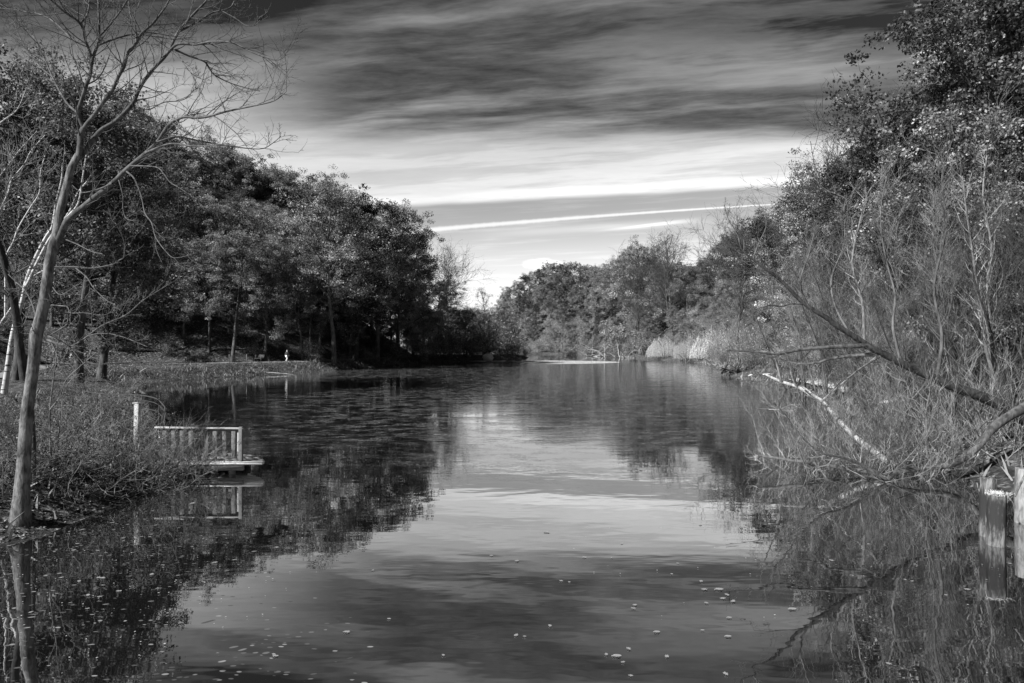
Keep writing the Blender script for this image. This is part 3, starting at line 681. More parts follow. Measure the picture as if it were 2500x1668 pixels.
def twigs_on(W, p, rr, n, L, r, tw=.0045, f0=.15, up=.04, sub=5, sub2=3, ang=(28, 60), L3=.45):
    m = len(p)
    for i in range(n):
        f = f0 + (1 - f0) * (i + r.random()) / n; q = f * (m - 1); k = int(min(q, m - 2)); b = p[k] + (p[k + 1] - p[k]) * (q - k)
        t = unit(p[k + 1] - p[k]); l = L * r.uniform(.5, 1.2) * (1 - .45 * f); rb = max(min(rr[k] * .5, tw * 2.6), tw)
        c, _ = wander(b, side_dir(t, R(r.uniform(*ang)), r), l, 7, .13, up, r); W.add(c, np.linspace(rb, tw * .6, 7), 4)
        for j in range(sub):
            a = r.integers(1, 7); s2, _ = wander(c[a], side_dir(unit(c[a] - c[a - 1]), R(r.uniform(30, 60)), r), l * r.uniform(.2, L3), 5, .14, up, r)
            W.add(s2, np.linspace(tw * .8, tw * .45, 5), 3)
            for j2 in range(sub2):
                a2 = r.integers(1, 5); s3, _ = wander(s2[a2], side_dir(unit(s2[a2] - s2[a2 - 1]), R(r.uniform(30, 60)), r), l * r.uniform(.06, .16), 4, .12, up, r)
                W.add(s3, np.linspace(tw * .55, tw * .35, 4), 3)
r = np.random.default_rng(42)
D = 13.2
base = P(48, 1305, D)
big = empty('bare_tree', (0, 0, 0), 'tall bare grey tree leaning right at the waters edge, nearest on the left', 'tree')
T = Tubes(); W = Tubes()
trunk_px = [(40, 1335), (48, 1295), (52, 1220), (57, 1144), (61, 1075), (66, 1006), (75, 940), (84, 869), (88, 820), (96, 790), (105, 751), (114, 695), (121, 639), (131, 600), (138, 575), (145, 525), (156, 478), (165, 445), (172, 415), (182, 395), (192, 378)]
pts = [P(a, b, D) for a, b in trunk_px]; wd = np.array([88, 54, 37, 31, 29, 27, 26, 26, 29, 27, 25, 24, 23, 24, 22, 19, 18, 17, 16, 17, 17]) / 2 * D / F
pp, rr = smooth(pts, wd, 5); TT = Tubes(); TT.add(pp, rr, 16); link('trunk', TT.mesh('trunk', M['bark_trunk']), big)
LM = Tubes(); lim = []
def L_(pix, D0, D1, w0, w1, n, Lt, up=.04, sub=5, T=LM, **kw):
    p, q = limb(T, pix, D0, D1, w0, w1); lim.append((p, q, n, Lt, up, sub, kw)); return p
L_([(142, 590), (153, 562), (166, 537), (204, 505), (230, 483), (274, 448), (319, 405), (357, 373), (383, 348), (400, 322), (415, 303), (447, 286), (480, 288), (510, 284), (558, 271), (622, 258), (670, 246), (699, 223)], D, 11.6, 17, 2, 34, 1.5)
L_([(357, 373), (415, 351), (472, 357), (523, 354), (560, 350)], 12.2, 11.0, 6, 1.5, 12, .8)
L_([(383, 348), (430, 334), (472, 341), (542, 354), (632, 364), (665, 350), (686, 332)], 12.1, 13.0, 6, 1.5, 16, .8)
L_([(274, 448), (240, 462), (200, 470), (176, 452)], 12.4, 13.6, 5, 1.5, 5, .5)
L_([(192, 380), (196, 350), (196, 335), (200, 322), (204, 313)], D, D, 15, 14, 1, .5)
L_([(192, 385), (207, 370), (242, 322), (281, 297), (322, 255), (338, 220), (351, 198), (376, 166), (408, 131), (434, 80), (472, 35), (510, -6), (540, -60)], D, 14.5, 13, 4, 26, 1.5)
L_([(322, 255), (360, 268), (400, 250), (440, 246), (470, 232)], 13.7, 13.0, 4, 1.2, 9, .8)
L_([(408, 131), (434, 108), (478, 109), (517, 102), (568, 105), (622, 131), (676, 147), (699, 134)], 14.0, 13.4, 7, 1.5, 24, 1.2)
L_([(427, 121), (460, 136), (498, 150), (512, 168), (526, 185), (574, 207), (635, 223)], 14.0, 14.8, 6, 1.5, 18, 1.0)
L_([(440, 75), (478, 56), (517, 32), (560, 20), (574, 0), (600, -30)], 14.2, 15.2, 6, 2, 14, 1.0)
L_([(540, 26), (575, 45), (600, 62), (622, 62), (634, 50), (641, 38)], 14.4, 14.2, 3, 1.2, 6, .5)
L_([(430, 125), (455, 165), (475, 185), (500, 196)], 14.0, 13.3, 3.5, 1.2, 8, .7)
L_([(204, 313), (191, 277), (198, 249), (211, 207), (220, 182), (226, 143), (239, 108), (242, 89), (241, 32), (239, -30)], D, 12.4, 11, 4, 22, 1.3)
L_([(226, 150), (217, 121), (207, 96), (196, 57), (160, 32), (124, 0), (95, -30)], 12.8, 12.0, 7, 3, 20, 1.2)
L_([(196, 57), (214, 32), (220, -25)], 12.5, 12.9, 5, 3, 8, 1.0)
L_([(242, 89), (271, 57), (303, 13), (330, -40)], 12.5, 11.9, 5, 3, 12, 1.0)
L_([(240, 110), (287, 93), (332, 83), (376, 89), (430, 96), (470, 90)], 12.5, 12.9, 5, 1.5, 16, .9)
L_([(204, 313), (230, 281), (252, 249), (274, 220), (287, 191), (303, 160), (313, 128), (332, 105), (345, 82), (373, 57), (408, 10), (430, -40)], D, 12.2, 11, 3.5, 26, 1.3)
L_([(332, 105), (331, 70), (318, 35), (312, -20)], 12.4, 12.9, 5, 2.5, 10, .9)
L_([(191, 277), (166, 255), (144, 220), (128, 188), (108, 143), (86, 96), (57, 64), (32, 32), (0, 10)], D, 14.2, 6, 1.5, 22, 1.2)
L_([(223, 147), (191, 115), (160, 80), (128, 51), (96, 35), (64, 29), (0, 20), (-40, 26)], 12.8, 13.8, 5, 1.5, 22, 1.1)
L_([(211, 207), (240, 190), (262, 150), (272, 110)], 12.9, 13.6, 4, 1.5, 10, .9)
L_([(128, 188), (100, 165), (70, 130), (45, 85), (33, 50)], 13.8, 14.8, 4, 1.5, 12, 1.0)
L_([(196, 340), (188, 300), (184, 250), (160, 215), (150, 180), (120, 150)], D, 12.3, 4, 1.5, 10, .9)
# lower, drooping and sideways shoots
L_([(137, 652), (185, 652), (223, 655), (274, 646), (290, 636), (303, 626), (303, 590), (287, 553), (274, 528)], D, 12.2, 5, 1.5, 8, .6)
L_([(309, 419), (329, 438), (345, 480), (354, 521), (370, 544), (380, 579), (405, 614), (427, 630), (472, 620)], 12.3, 11.6, 4.5, 1.5, 12, .7, up=-.03)
L_([(380, 579), (382, 610), (395, 640)], 11.9, 11.8, 2.5, 1.2, 2, .3)
L_([(319, 405), (380, 408), (400, 425), (415, 445), (440, 460), (470, 480)], 12.2, 11.6, 4, 1.5, 10, .7, up=-.02)
L_([(350, 410), (400, 390), (440, 398), (480, 400), (520, 395)], 12.2, 12.8, 3, 1.2, 8, .6)
L_([(290, 440), (300, 480), (300, 510), (310, 535), (340, 540)], 12.4, 12.0, 3, 1.2, 5, .5, up=-.05)
L_([(153, 582), (191, 598), (223, 614), (250, 620)], D, 12.6, 4, 1.5, 4, .5)
L_([(185, 655), (212, 678), (230, 705), (262, 735), (282, 745)], 12.6, 12.0, 3, 1.3, 7, .5, up=-.03)
L_([(118, 821), (150, 832), (172, 850), (204, 888), (225, 915)], D, 12.4, 5, 1.5, 9, .7)
L_([(118, 821), (145, 805), (165, 790), (166, 765), (179, 765), (207, 764), (249, 770), (271, 760), (275, 740)], D, 12.5, 4, 1.3, 9, .6)
L_([(125, 745), (150, 747), (165, 750), (168, 765)], D, 12.8, 4, 2, 3, .4)
L_([(115, 830), (160, 845), (191, 837), (249, 795), (306, 770), (351, 732), (408, 697)], D, 12.0, 6, 1.3, 18, .7)
L_([(191, 837), (223, 818), (262, 815), (303, 824), (360, 847)], 12.8, 12.2, 4, 1.3, 12, .6)
L_([(122, 828), (140, 870), (143, 890), (150, 900), (155, 918)], D, 12.9, 4, 1.3, 5, .5)
L_([(128, 700), (150, 720), (200, 690), (260, 676)], D, 12.6, 3, 1.2, 8, .6)
L_([(89, 776), (77, 738), (58, 705), (48, 697), (20, 670)], D, 13.9, 5, 2, 7, .6)
L_([(92, 800), (60, 795), (30, 800), (0, 796)], D, 12.6, 3, 1.5, 6, .6)
link('limbs', LM.mesh('limbs', M['bark_limb']), big)
for p, q, n, Lt, up, sub, kw in lim: twigs_on(W, p, q, n, Lt, r, up=up, sub=sub, sub2=2, **kw)
link('twigs', W.mesh('twigs', M['twig_dark']), big)

def traced(name, label, cat, parts, barkm, twm, group=None, seed=1, tw=.005):
    rr_ = np.random.default_rng(seed); e = empty(name, (0, 0, 0), label, cat, group); W = Tubes(); TR = Tubes(); nlimb = 0; LL = []
    for k, (pix, D0, D1, w0, w1, n, Lt, up) in enumerate(parts):
        T = TR if k == 0 else Tubes(); p, q = limb(T, pix, D0, D1, w0, w1, 9 if k == 0 else 6)
        if k: LL.append(T)
        if n: twigs_on(W, p, q, n, Lt, rr_, up=up, tw=tw)
    link('trunk', TR.mesh('trunk', M['bark_dark' if name == 'willow_tree' else barkm]), e)
    for T in LL: link('limb', T.mesh('limb', M[barkm]), e)
    if W.b: link('twigs', W.mesh('twigs', M[twm]), e)
    return e
traced('birch_tree', 'white-barked birch leaning right behind the nearest bare trunk, forking into two stems', 'tree',
    [([(10, 960), (19, 900), (26, 847), (35, 799), (54, 735), (64, 687), (83, 636), (112, 579), (128, 553), (137, 496), (150, 441), (153, 400)], 19, 18, 15, 3.5, 16, 1.2, .05),
     ([(62, 700), (70, 687), (96, 630), (128, 572), (166, 528), (191, 496), (201, 438), (207, 400), (214, 360)], 18.6, 17.5, 9, 2.5, 18, 1.2, .05),
     ([(66, 700), (85, 672), (112, 658), (135, 640)], 18.6, 18, 5, 2, 8, 1.0, .05),
     ([(150, 545), (172, 510), (190, 470), (215, 440)], 18, 18.6, 4, 2, 8, 1.0, .05)], 'birch', 'twig', 'birches on the left bank', 3, .007)
traced('birch_tree', 'thin white birch cut by the left edge of the picture, leaning right', 'tree',
    [([(-60, 900), (-20, 830), (0, 792), (26, 754), (44, 730)], 20, 20, 8, 4, 8, 1.0, .05),
     ([(13, 775), (13, 700), (14, 630), (32, 591), (45, 556), (73, 508), (96, 470), (99, 419), (110, 380)], 20, 19, 5, 2, 18, 1.4, .05)], 'birch', 'twig', 'birches on the left bank', 4, .007)
traced('birch_tree', 'pale birch stem rising to the upper left beyond the left edge', 'tree',
    [([(-80, 640), (-20, 540), (0, 512), (20, 470), (28, 440), (60, 400), (75, 370), (110, 330)], 17, 17, 6, 2, 22, 1.5, .05),
     ([(-60, 480), (-10, 440), (15, 410), (45, 370), (90, 320)], 17, 18, 5, 1.5, 18, 1.5, .05),
     ([(-60, 360), (0, 300), (40, 270), (62, 220), (70, 190)], 17, 16, 4, 1.5, 16, 1.2, .05)], 'birch', 'twig', 'birches on the left bank', 5, .007)
traced('dark_tree', 'dark trunk leaning left between the birches at the left edge', 'tree',
    [([(60, 930), (45, 820), (35, 740), (28, 700), (19, 671), (5, 620), (-20, 560), (-60, 470)], 17, 16, 20, 14, 10, 1.2, .05),
     ([(36, 750), (20, 725), (0, 700), (-30, 670)], 17, 17, 10, 5, 6, 1.2, .03)], 'bark_dark', 'twig_dark', None, 6, .006)
traced('young_tree', 'slim leaning grey trunk right beside the foot of the nearest bare tree', 'tree',
    [([(70, 1262), (77, 1223), (80, 1150), (82, 1090), (80, 1041), (78, 960), (88, 880), (100, 840)], 14.6, 14.4, 16, 6, 8, .8, .06)], 'bark', 'twig', None, 7)
traced('young_tree', 'thin pale sapling with side twigs a few steps right of the bare trunk', 'tree',
    [([(130, 1215), (126, 1140), (122, 1080), (122, 1000), (130, 930), (137, 880), (141, 840), (147, 800)], 16, 15.6, 5, 2, 16, 1.0, .05),
     ([(122, 1000), (145, 970), (160, 930), (190, 900), (235, 860)], 15.8, 15, 3, 1.5, 8, .7, .03)], 'bark_pale', 'twig', None, 8)
traced('young_tree', 'dark short sapling standing in the brush before the white post', 'tree',
    [([(142, 1215), (140, 1150), (141, 1080), (146, 1040)], 15.5, 15.5, 6, 4, 6, .5, .05)], 'bark_dark', 'twig_dark', None, 9)

# brush on the left bank
SB = [shrub(700 + i, H=1.6, n=22, spread=1.3, mat='twig', arch=.10 if i % 2 else .04, tw=.0045, sub=7, r0=.008, leaves=160, lmat='litter', lsize=.035) for i in range(3)]
SD = [shrub(720 + i, H=1.4, n=24, spread=1.3, mat='twig_dark', arch=.12, tw=.005, sub=8, r0=.009, leaves=700, lmat='leaf_dark', lsize=.05) for i in range(3)]
SC = [shrub(740 + i, H=2.2, n=9, spread=2.0, bowl=.5, wob=.20, mat='twig', arch=.09, tw=.006, sub=7, r0=.011, sub2=3, up=.05) for i in range(3)]
def brush(protos, px, D, H, Hp, name, label, group, rz, z=None, x=None):
    x = (px - CX) / F * D if x is None else x
    zz = gz(x, D) if z is None else z
    e = empty(name, (x, D, max(zz, 0) - .05), label, 'shrub', group, rz, H / Hp)
    st, lv = protos[int(rz * 7) % len(protos)]; link('stems', st, e)
    if lv: link('leaves', lv, e)
    return e
near = [(352, 17.4, 1.45, 0, 'low bare shrub fanning out over the water before the white post'), (400, 18.3, 1.5, 0, 'pale bare shrub reaching up in front of the dock railing'), (445, 18.9, 1.3, 0, 'arching bare shrub against the dock railing'),
    (270, 16.8, 1.5, 0, 'tangled shrub on the waters edge left of the fanning shrub'), (200, 16.0, 1.5, 1, 'dark bramble clump at the waters edge between saplings'), (150, 15.6, 1.3, 0, 'bare shrub beside the thin pale sapling'),
    (110, 15.2, 1.4, 1, 'bramble at the foot of the two leaning trunks'), (10, 14.2, 1.4, 1, 'dark bramble clump left of the big trunk, cut by the edge'), (-20, 13.6, 1.1, 0, 'twiggy bush at the lower left corner of the bank'),
    (285, 19.5, 1.2, 1, 'dark bramble behind the fanning shrub'), (240, 20, 1.4, 0, 'pale brush in the middle of the bank'), (180, 19, 1.4, 1, 'leafy bramble up the bank behind the thin sapling'), (365, 21.5, 1.3, 1, 'dark leafy bramble beside the white post'),
    (300, 23.5, 1.4, 0, 'brush on the crest of the bank behind the white post'), (230, 26, 1.3, 1, 'bramble on the crest of the bank'), (160, 24, 1.2, 0, 'low brush on the bank crest, far left of the white post'), (90, 22, 1.2, 1, 'bramble up the bank behind the leaning trunks'),
    (20, 20, 1.2, 1, 'bramble on the bank at the left edge'), (260, 31, 1.5, 0, 'sunlit brush beyond the bank crest'), (200, 36, 1.5, 1, 'bramble between the bank and the gravel path'), (330, 27, 1.3, 1, 'bramble at the left of the curved handrail'),
    (430, 18.6, 1.25, 0, 'pale bare shrub crossing the middle of the dock railing'), (395, 19.0, 1.3, 1, 'dark bramble covering the landward end of the dock railing'), (480, 19.2, .9, 1, 'small bramble at the near corner of the dock'), (300, 42, 1.5, 0, 'brush near the inlet behind the curved handrail'), (120, 30, 1.4, 1, 'shrub before the gravel path on the left')]
near += [(px, D_, H, 2, 'sparse shrub of long curly twigs on the left bank, %s from the left' % ordn(i + 1)) for i, (px, D_, H) in enumerate([(60, 14.6, 1.7), (105, 15.4, 1.9), (150, 14.9, 1.6), (190, 16.4, 2.0), (225, 15.6, 1.8), (255, 18.0, 2.0), (285, 16.2, 1.9), (325, 17.0, 2.1), (360, 17.6, 2.2), (385, 16.9, 1.6), (405, 18.2, 2.0), (440, 18.6, 1.7), (418, 18.9, 2.1), (455, 19.0, 1.9)])]
for i, (px, D_, H, k, lab) in enumerate(near):
    if k == 2: brush(SC, px, D_, H * .8, 2.0, 'bare_shrub', lab, 'brush on the left bank', i * 1.37); continue
    brush(SD if k else SB, px, D_, H, 1.4 if k else 1.6, 'bramble' if k else 'bare_shrub', lab, 'brush on the left bank', i * 1.37)

# leaf litter and grass
def scatter(name, n, xr, yr, size, mat, cond, seed, flat=1.0, lift=.02, label='fallen leaves lying on the bank'):
    rr_ = np.random.default_rng(seed); x = rr_.uniform(*xr, n); y = rr_.uniform(*yr, n); k = cond(x, y); x, y = x[k], y[k]; z = ground(x, y)
    k = z > .03; x, y, z = x[k], y[k], z[k]
    C = np.stack([x, y, z + lift * rr_.random(len(x)) + .01], 1); V, Fq = leaf_quads(C, size, seed, flat=flat)
    o = link(name, quads(name, V, Fq, M[mat], tone=np.repeat(rr_.random(len(C)) ** 1.6, 4))); return tag(o, label, 'leaves', None, 'stuff')
patch = lambda x, y: fbm(x * .8, y * .8, 3) + np.random.default_rng(1).random(len(x)) * .35 > .55
scatter('leaf_litter', 110000, (-24, -8), (12, 34), .065, 'litter', patch, 21, label='fallen leaves on the near left bank')
scatter('leaf_litter', 90000, (-75, -22), (56, 150), .17, 'litter', lambda x, y: poly_sd(x, y, hill_l) > -16, 22, label='fallen leaves on the far left bank and slope')
scatter('leaf_litter', 60000, (11, 45), (8, 120), .10, 'litter', patch, 23, label='fallen leaves on the right bank')
scatter('shore_debris', 60000, (-38, 8), (76, 215), .16, 'leaf_pale', lambda x, y: (poly_sd(x, y, shore) > -1.6) & (poly_sd(x, y, shore) < .8), 24, label='pale leaves and scum along the far left waterline')
scatter('shore_debris', 30000, (14, 48), (30, 190), .12, 'leaf_pale', lambda x, y: (poly_sd(x, y, shore) > -1.2) & (poly_sd(x, y, shore) < .8), 25, label='pale leaves along the right waterline')
def grass(name, n, xr, yr, h, cond, seed, label):
    rr_ = np.random.default_rng(seed); x = rr_.uniform(*xr, n); y = rr_.uniform(*yr, n); k = cond(x, y); x, y = x[k], y[k]; z = ground(x, y); k = z > .04; x, y, z = x[k], y[k], z[k]; n = len(x)
    b = np.stack([x, y, z - .01], 1); hh = (h * rr_.uniform(.4, 1.3, n))[:, None]; lean = rr_.normal(size=(n, 3)) * .35; lean[:, 2] = 1
    a = rr_.uniform(0, 6.28, n); w = np.stack([np.cos(a), np.sin(a), 0 * a], 1) * (.02 * hh / h) * (1 + h)
    m_ = b + lean * hh * .55; t_ = b + lean * hh + np.stack([lean[:, 0], lean[:, 1], 0 * a], 1) * hh * .4
    V = np.stack([b - w, b + w, m_ + w * .6, t_], 1).reshape(-1, 3)
    o = link(name, quads(name, V, np.arange(n * 4).reshape(n, 4), M['grass'], tone=np.repeat(rr_.random(n), 4))); return tag(o, label, 'grass', None, 'stuff')
grass('dry_grass', 17000, (-26, -8), (12, 48), .22, lambda x, y: fbm(x * .5, y * .5, 3) > .42, 31, 'dry grass on the near left bank')
grass('dry_grass', 50000, (-58, -20), (56, 140), .5, lambda x, y: (-poly_sd(x, y, shore) < 3.2) & (fbm(x * .4, y * .4, 3) > .38), 32, 'dry tussocks along the far left shore')
grass('dry_grass', 60000, (11, 48), (14, 190), .4, lambda x, y: (-poly_sd(x, y, shore) < 5) & (fbm(x * .4, y * .4, 3) > .40), 33, 'dry grass along the right shore')

# ------------------------------------------------------------------ box helper and timber things
def box(bm_list, c, size, rz=0.0, ry=0.0, rx=0.0, bev=0.0):
    bm_list.append((c, size, rx, ry, rz))
def boxes_mesh(name, L, mat):
    VV, FF = [], []; k = 0
    for c, s, rx, ry, rz in L:
        v = np.array([[sx_, sy_, sz_] for sx_ in (-1, 1) for sy_ in (-1, 1) for sz_ in (-1, 1)], float) * np.array(s) / 2
        cx_, sx1 = math.cos(rx), math.sin(rx); v = v @ np.array([[1, 0, 0], [0, cx_, sx1], [0, -sx1, cx_]])
        cy_, sy1 = math.cos(ry), math.sin(ry); v = v @ np.array([[cy_, 0, -sy1], [0, 1, 0], [sy1, 0, cy_]])
        cz, sz1 = math.cos(rz), math.sin(rz); v = v @ np.array([[cz, sz1, 0], [-sz1, cz, 0], [0, 0, 1]])
        VV.append(v + np.array(c)); f = np.array([[0, 1, 3, 2], [4, 6, 7, 5], [0, 4, 5, 1], [2, 3, 7, 6], [0, 2, 6, 4], [1, 5, 7, 3]]) + k; FF.append(f); k += 8
    return quads(name, np.concatenate(VV), np.concatenate(FF), mat)
def bev(o, w=.006):
    m_ = o.modifiers.new('bevel', 'BEVEL'); m_.width = w; m_.segments = 2; return o
Dd = 19.4; k_ = Dd / F
dock = empty('wooden_dock', (-8.9, Dd, 0), 'small weathered wooden dock with pointed end poking out of the left bank', 'dock')
def rel(px, py, D): return P(px, py, D) - np.array([-8.9, Dd, 0])
top = .30
# deck boards: run across, each clipped to the deck outline
outl = [rel(430, 1134, 19.1), rel(637, 1134, 19.1), rel(641, 1131, 19.15), rel(600, 1118, 20.7), rel(485, 1106, 22.6), rel(420, 1106, 22.6)]
ox0, ox1 = outl[0][0], outl[1][0]
L = []
y0, y1 = -.32, 1.35; nb = 12; bw = (y1 - y0) / nb
for i in range(nb):
    yy = y0 + (i + .5) * bw; t_ = (i + .5) / nb
    xl = ox0 - .2; xr = outl[2][0] * (1 - t_ ** 1.7) + (outl[3][0] + .05) * t_ ** 1.7
    box(L, ((xl + xr) / 2, yy, top + random.uniform(-.004, .004)), (xr - xl, bw - .012, .045))
link('deck_boards', boxes_mesh('deck_boards', L, M['deck']), dock)
L = []; box(L, ((ox0 + ox1) / 2 - .3, -.26, top - .105), (ox1 - ox0 - .4, .06, .16)); box(L, ((ox0 + ox1) / 2 - .5, 1.15, top - .105), (ox1 - ox0 - .9, .06, .16))
for b_ in L: link('beam', boxes_mesh('beam', [b_], M['wood']), dock)
for xx in (-.3, .5, 1.0):
    for yy, zz in ((-.12, -.25), (1.0, -.25)): link('pile', boxes_mesh('pile', [((xx - (yy > 1) * .2, yy, zz), (.14, .14, .9), 0, 0, 0)], M['wood']), dock)
rail = empty('dock_railing', (-8.9, Dd, top + .0), 'timber railing with flat vertical boards standing on the small dock', 'railing')
def rr2(px, D=19.45): return (px - CX) / F * D + 8.9
xr_ = rr2(589); H_ = .99
L = []; box(L, ((rr2(385) + xr_) / 2, .02, H_ - .02), (xr_ - rr2(385) + .12, .10, .045), ry=.012); tr_ = link('top_rail', boxes_mesh('top_rail', L, M['wood_pale']), rail); bev(tr_)
L = []; box(L, ((rr2(385) + xr_) / 2, .075, .20), (xr_ - rr2(385), .04, .09)); bev(link('bottom_rail', boxes_mesh('bottom_rail', L, M['wood']), rail))
L = []; box(L, ((rr2(385) + xr_) / 2, .075, .90), (xr_ - rr2(385), .04, .09)); bev(link('under_rail', boxes_mesh('under_rail', L, M['wood']), rail))
L = []; box(L, (xr_, .02, H_ / 2), (.10, .11, H_ + .02)); bev(link('post', boxes_mesh('post', L, M['wood']), rail))
for px in (402, 424, 445, 466, 487, 504, 525, 548, 570, 581):
    L = []; w_ = .115 if px != 581 else .06; lo = .02 if px < 530 else .10
    box(L, (rr2(px), .035 if px != 581 else .07, (H_ + lo - .06) / 2 + .02), (w_, .024, H_ - lo - .06), rz=random.uniform(-.03, .03), ry=random.uniform(-.015, .015)); bev(link('baluster', boxes_mesh('baluster', L, M['wood'] if px not in (581,) else M['wood_pale']), rail), .003)  # narrow end board takes the paler timber to stand for its sunlit face
# white post
xw = (334 - CX) / F * 19.3
L = []; box(L, (0, 0, 1.1), (.13, .13, 1.75), ry=.02)
wp_ = empty('white_post', (xw, 19.3, 0), 'white painted wooden post standing in the brush left of the dock', 'post'); bev(link('post', boxes_mesh('post', L, M['white']), wp_), .008)
L = []; box(L, (-.015, 0, 1.99), (.15, .15, .03)); bev(link('cap', boxes_mesh('cap', L, M['wood_pale']), wp_), .006)
# curved handrail behind
hr_ = empty('curved_handrail', (0, 0, 0), 'curved metal handrail sweeping down behind the white post to the dock', 'handrail')
pix = [(200, 955), (248, 962), (310, 963.5), (355, 967), (382, 974), (394, 984), (403, 996), (400, 1010), (396, 1024), (389, 1055)]; ds = [26, 25, 24, 23.2, 22.6, 22.2, 21.8, 21.2, 20.6, 19.8]
T = Tubes(); p_, q_ = smooth([P(a, b, d) for (a, b), d in zip(pix, ds)], [.02] * 10, 5); T.add(p_, q_, 8); link('handrail', T.mesh('handrail', M['metal']), hr_)
T = Tubes(); T.add(p_[:-6] - np.array([0, 0, .16]), q_[:-6] * .6, 6); T.add(p_[:-10] - np.array([0, 0, .42]), q_[:-10] * .6, 6); link('lower_rails', T.mesh('lower_rails', M['metal']), hr_)
for k in (4, 14, 22, 29, 38):
    T = Tubes(); a = p_[k]; T.add([a - np.array([0, 0, .01]), (a[0], a[1], max(gz(a[0], a[1]), 0) - .2)], [.022, .022], 8); link('post', T.mesh('post', M['metal']), hr_)

# ------------------------------------------------------------------ far left path: benches, wire fence, walker, logs, boulder
def bench(px, D, rz, label):
    x = (px - CX) / F * D; e = empty('park_bench', (x, D, gz(x, D) + .03), label, 'bench', 'benches beside the path', rz)
    L = [];  [box(L, (0, -.20 + .13 * i, .45), (1.8, .11, .035)) for i in range(4)]; link('seat', boxes_mesh('seat', L, M['wood']), e)
    L = [];  [box(L, (0, .27 + .03 * i, .60 + .15 * i), (1.8, .03, .11), rx=-.2) for i in range(3)]; link('backrest', boxes_mesh('backrest', L, M['wood']), e)
    for s in (-.75, .75):
        L = []; box(L, (s, -.2, .22), (.06, .06, .44)); box(L, (s, .22, .22), (.06, .06, .44)); box(L, (s, .30, .66), (.05, .05, .5), rx=-.2); box(L, (s, -.02, .62), (.06, .45, .04)); box(L, (s, -.2, .53), (.05, .05, .16)); link('leg', boxes_mesh('leg', L, M['metal']), e)
    return e
bench(466, 93.5, -.25, 'park bench by the path sprinkled with pale fallen leaves, left of the other bench')
bench(630, 99, -.45, 'dark park bench beside the foot of the thick trunk, nearer the walker')
f0 = P(560, 893, 88); xf = f0[0]; fe = empty('wire_fence', (xf, 88, gz(xf, 88)), 'short pale fence panel standing between path and water near the benches', 'fence', rz=.12)
T = Tubes()
for i in range(34): T.add([(i * .062, 0, .05), (i * .062, 0, 1.15)], [.009, .009], 4)
for zz in (.1, .4, .7, 1.0, 1.14): T.add([(0, .01, zz), (2.1, .01, zz)], [.012, .012], 4)
link('mesh_panel', T.mesh('mesh_panel', M['metal']), fe)
for xx in (-.03, 2.13): L = []; box(L, (xx, 0, .55), (.06, .06, 1.4)); link('post', boxes_mesh('post', L, M['wood']), fe)
def log(name, label, pix, D0, D1, w0, w1, mat, cat='log', group=None, n=0, Lt=.5, zfix=None):
    e = empty(name, (0, 0, 0), label, cat, group); T = Tubes(); p, q = limb(T, pix, D0, D1, w0, w1, 9); link('trunk', T.mesh('trunk', M[mat]), e)
    if n: W = Tubes(); twigs_on(W, p, q, n, Lt, np.random.default_rng(n), sub=3, sub2=1, tw=.008); link('twigs', W.mesh('twigs', M['dead']), e)
    return e
log('driftwood_log', 'thin bleached log lying on the shore below the walker', [(650, 909), (680, 911), (712, 914)], 86, 85, 1.6, 1.0, 'dead')
log('driftwood_log', 'short grey log on the slope behind the walker', [(722, 818), (740, 822), (752, 827)], 106, 105, 2.5, 2, 'dead')
def rock(px, py, D, size, label, name='rock', group=None, seed=1, mat='rock', cat='rock'):
    c = P(px, py, D); rr_ = np.random.default_rng(seed); n, mth = 14, 9; th = np.linspace(0, math.pi, mth); ph = np.arange(n) * 2 * math.pi / n
    pln = rr_.normal(size=(11, 3)); pln /= np.linalg.norm(pln, axis=1, keepdims=True); dd = rr_.uniform(.55, .9, 11)
    V = []
    for a in th:
        for b in ph:
            d = np.array([math.sin(a) * math.cos(b), math.sin(a) * math.sin(b), math.cos(a)]); t_ = pln @ d; k = t_ > .05; s = min(1.0, (dd[k] / t_[k]).min() if k.any() else 1.0); V.append(d * s * (1 + .03 * rr_.normal()) * np.array(size) / 2)
    idq = np.arange(mth * n).reshape(mth, n); nx_ = np.roll(idq, -1, 1); Fq = np.stack([idq[:-1], idq[1:], nx_[1:], nx_[:-1]], -1).reshape(-1, 4)
    o = link(name, quads(name, np.array(V), Fq, M[mat])); o.location = c; return tag(o, label, cat, group)
rock(1191, 873, 156, (2.6, 2.2, 2.3), 'pale rounded boulder at the waters edge below the gap in the trees', 'boulder', seed=4)
for i, (px, py, D_, sz, lab) in enumerate([(1992, 948, 54, (1.7, 1.2, 1.1), 'large white slab-sided rock at the shore behind the dead fallen trunk'), (2040, 957, 50, (1.9, 1.0, .6), 'long grey flat rock right of the white rock'), (1962, 933, 58, (1.1, .8, .6), 'tilted grey rock up the bank left of the white rock'),
        (1872, 920, 70, (1.7, 1.2, .8), 'pale rock under the tip of the dead fallen trunk'), (1838, 919, 74, (1.1, .9, .5), 'small pale rock between the root mass and the dead trunk'), (2010, 940, 56, (1.2, .9, .6), 'rough dark-sided rock behind the white rock'),
        (1905, 927, 66, (1.2, 1.0, .5), 'low rock in the shore grass behind the dead trunk spike'), (2075, 962, 47, (1.5, 1.0, .5), 'half-hidden pale rock behind the bare shoots'), (2120, 960, 44, (1.3, .9, .5), 'pale rock deep behind the willow shoots'), (2480, 1177, 18.2, (.42, .34, .14), 'white flat stone at the right edge behind the timber piles'), (2478, 1193, 17.3, (.26, .22, .12), 'small white stone in front of the flat white stone'), (2458, 1185, 17.5, (.10, .09, .06), 'tiny white pebble right of the grassy pile')]):
    rock(px, py, D_, sz, lab, seed=20 + i, group='rocks on the right shore')
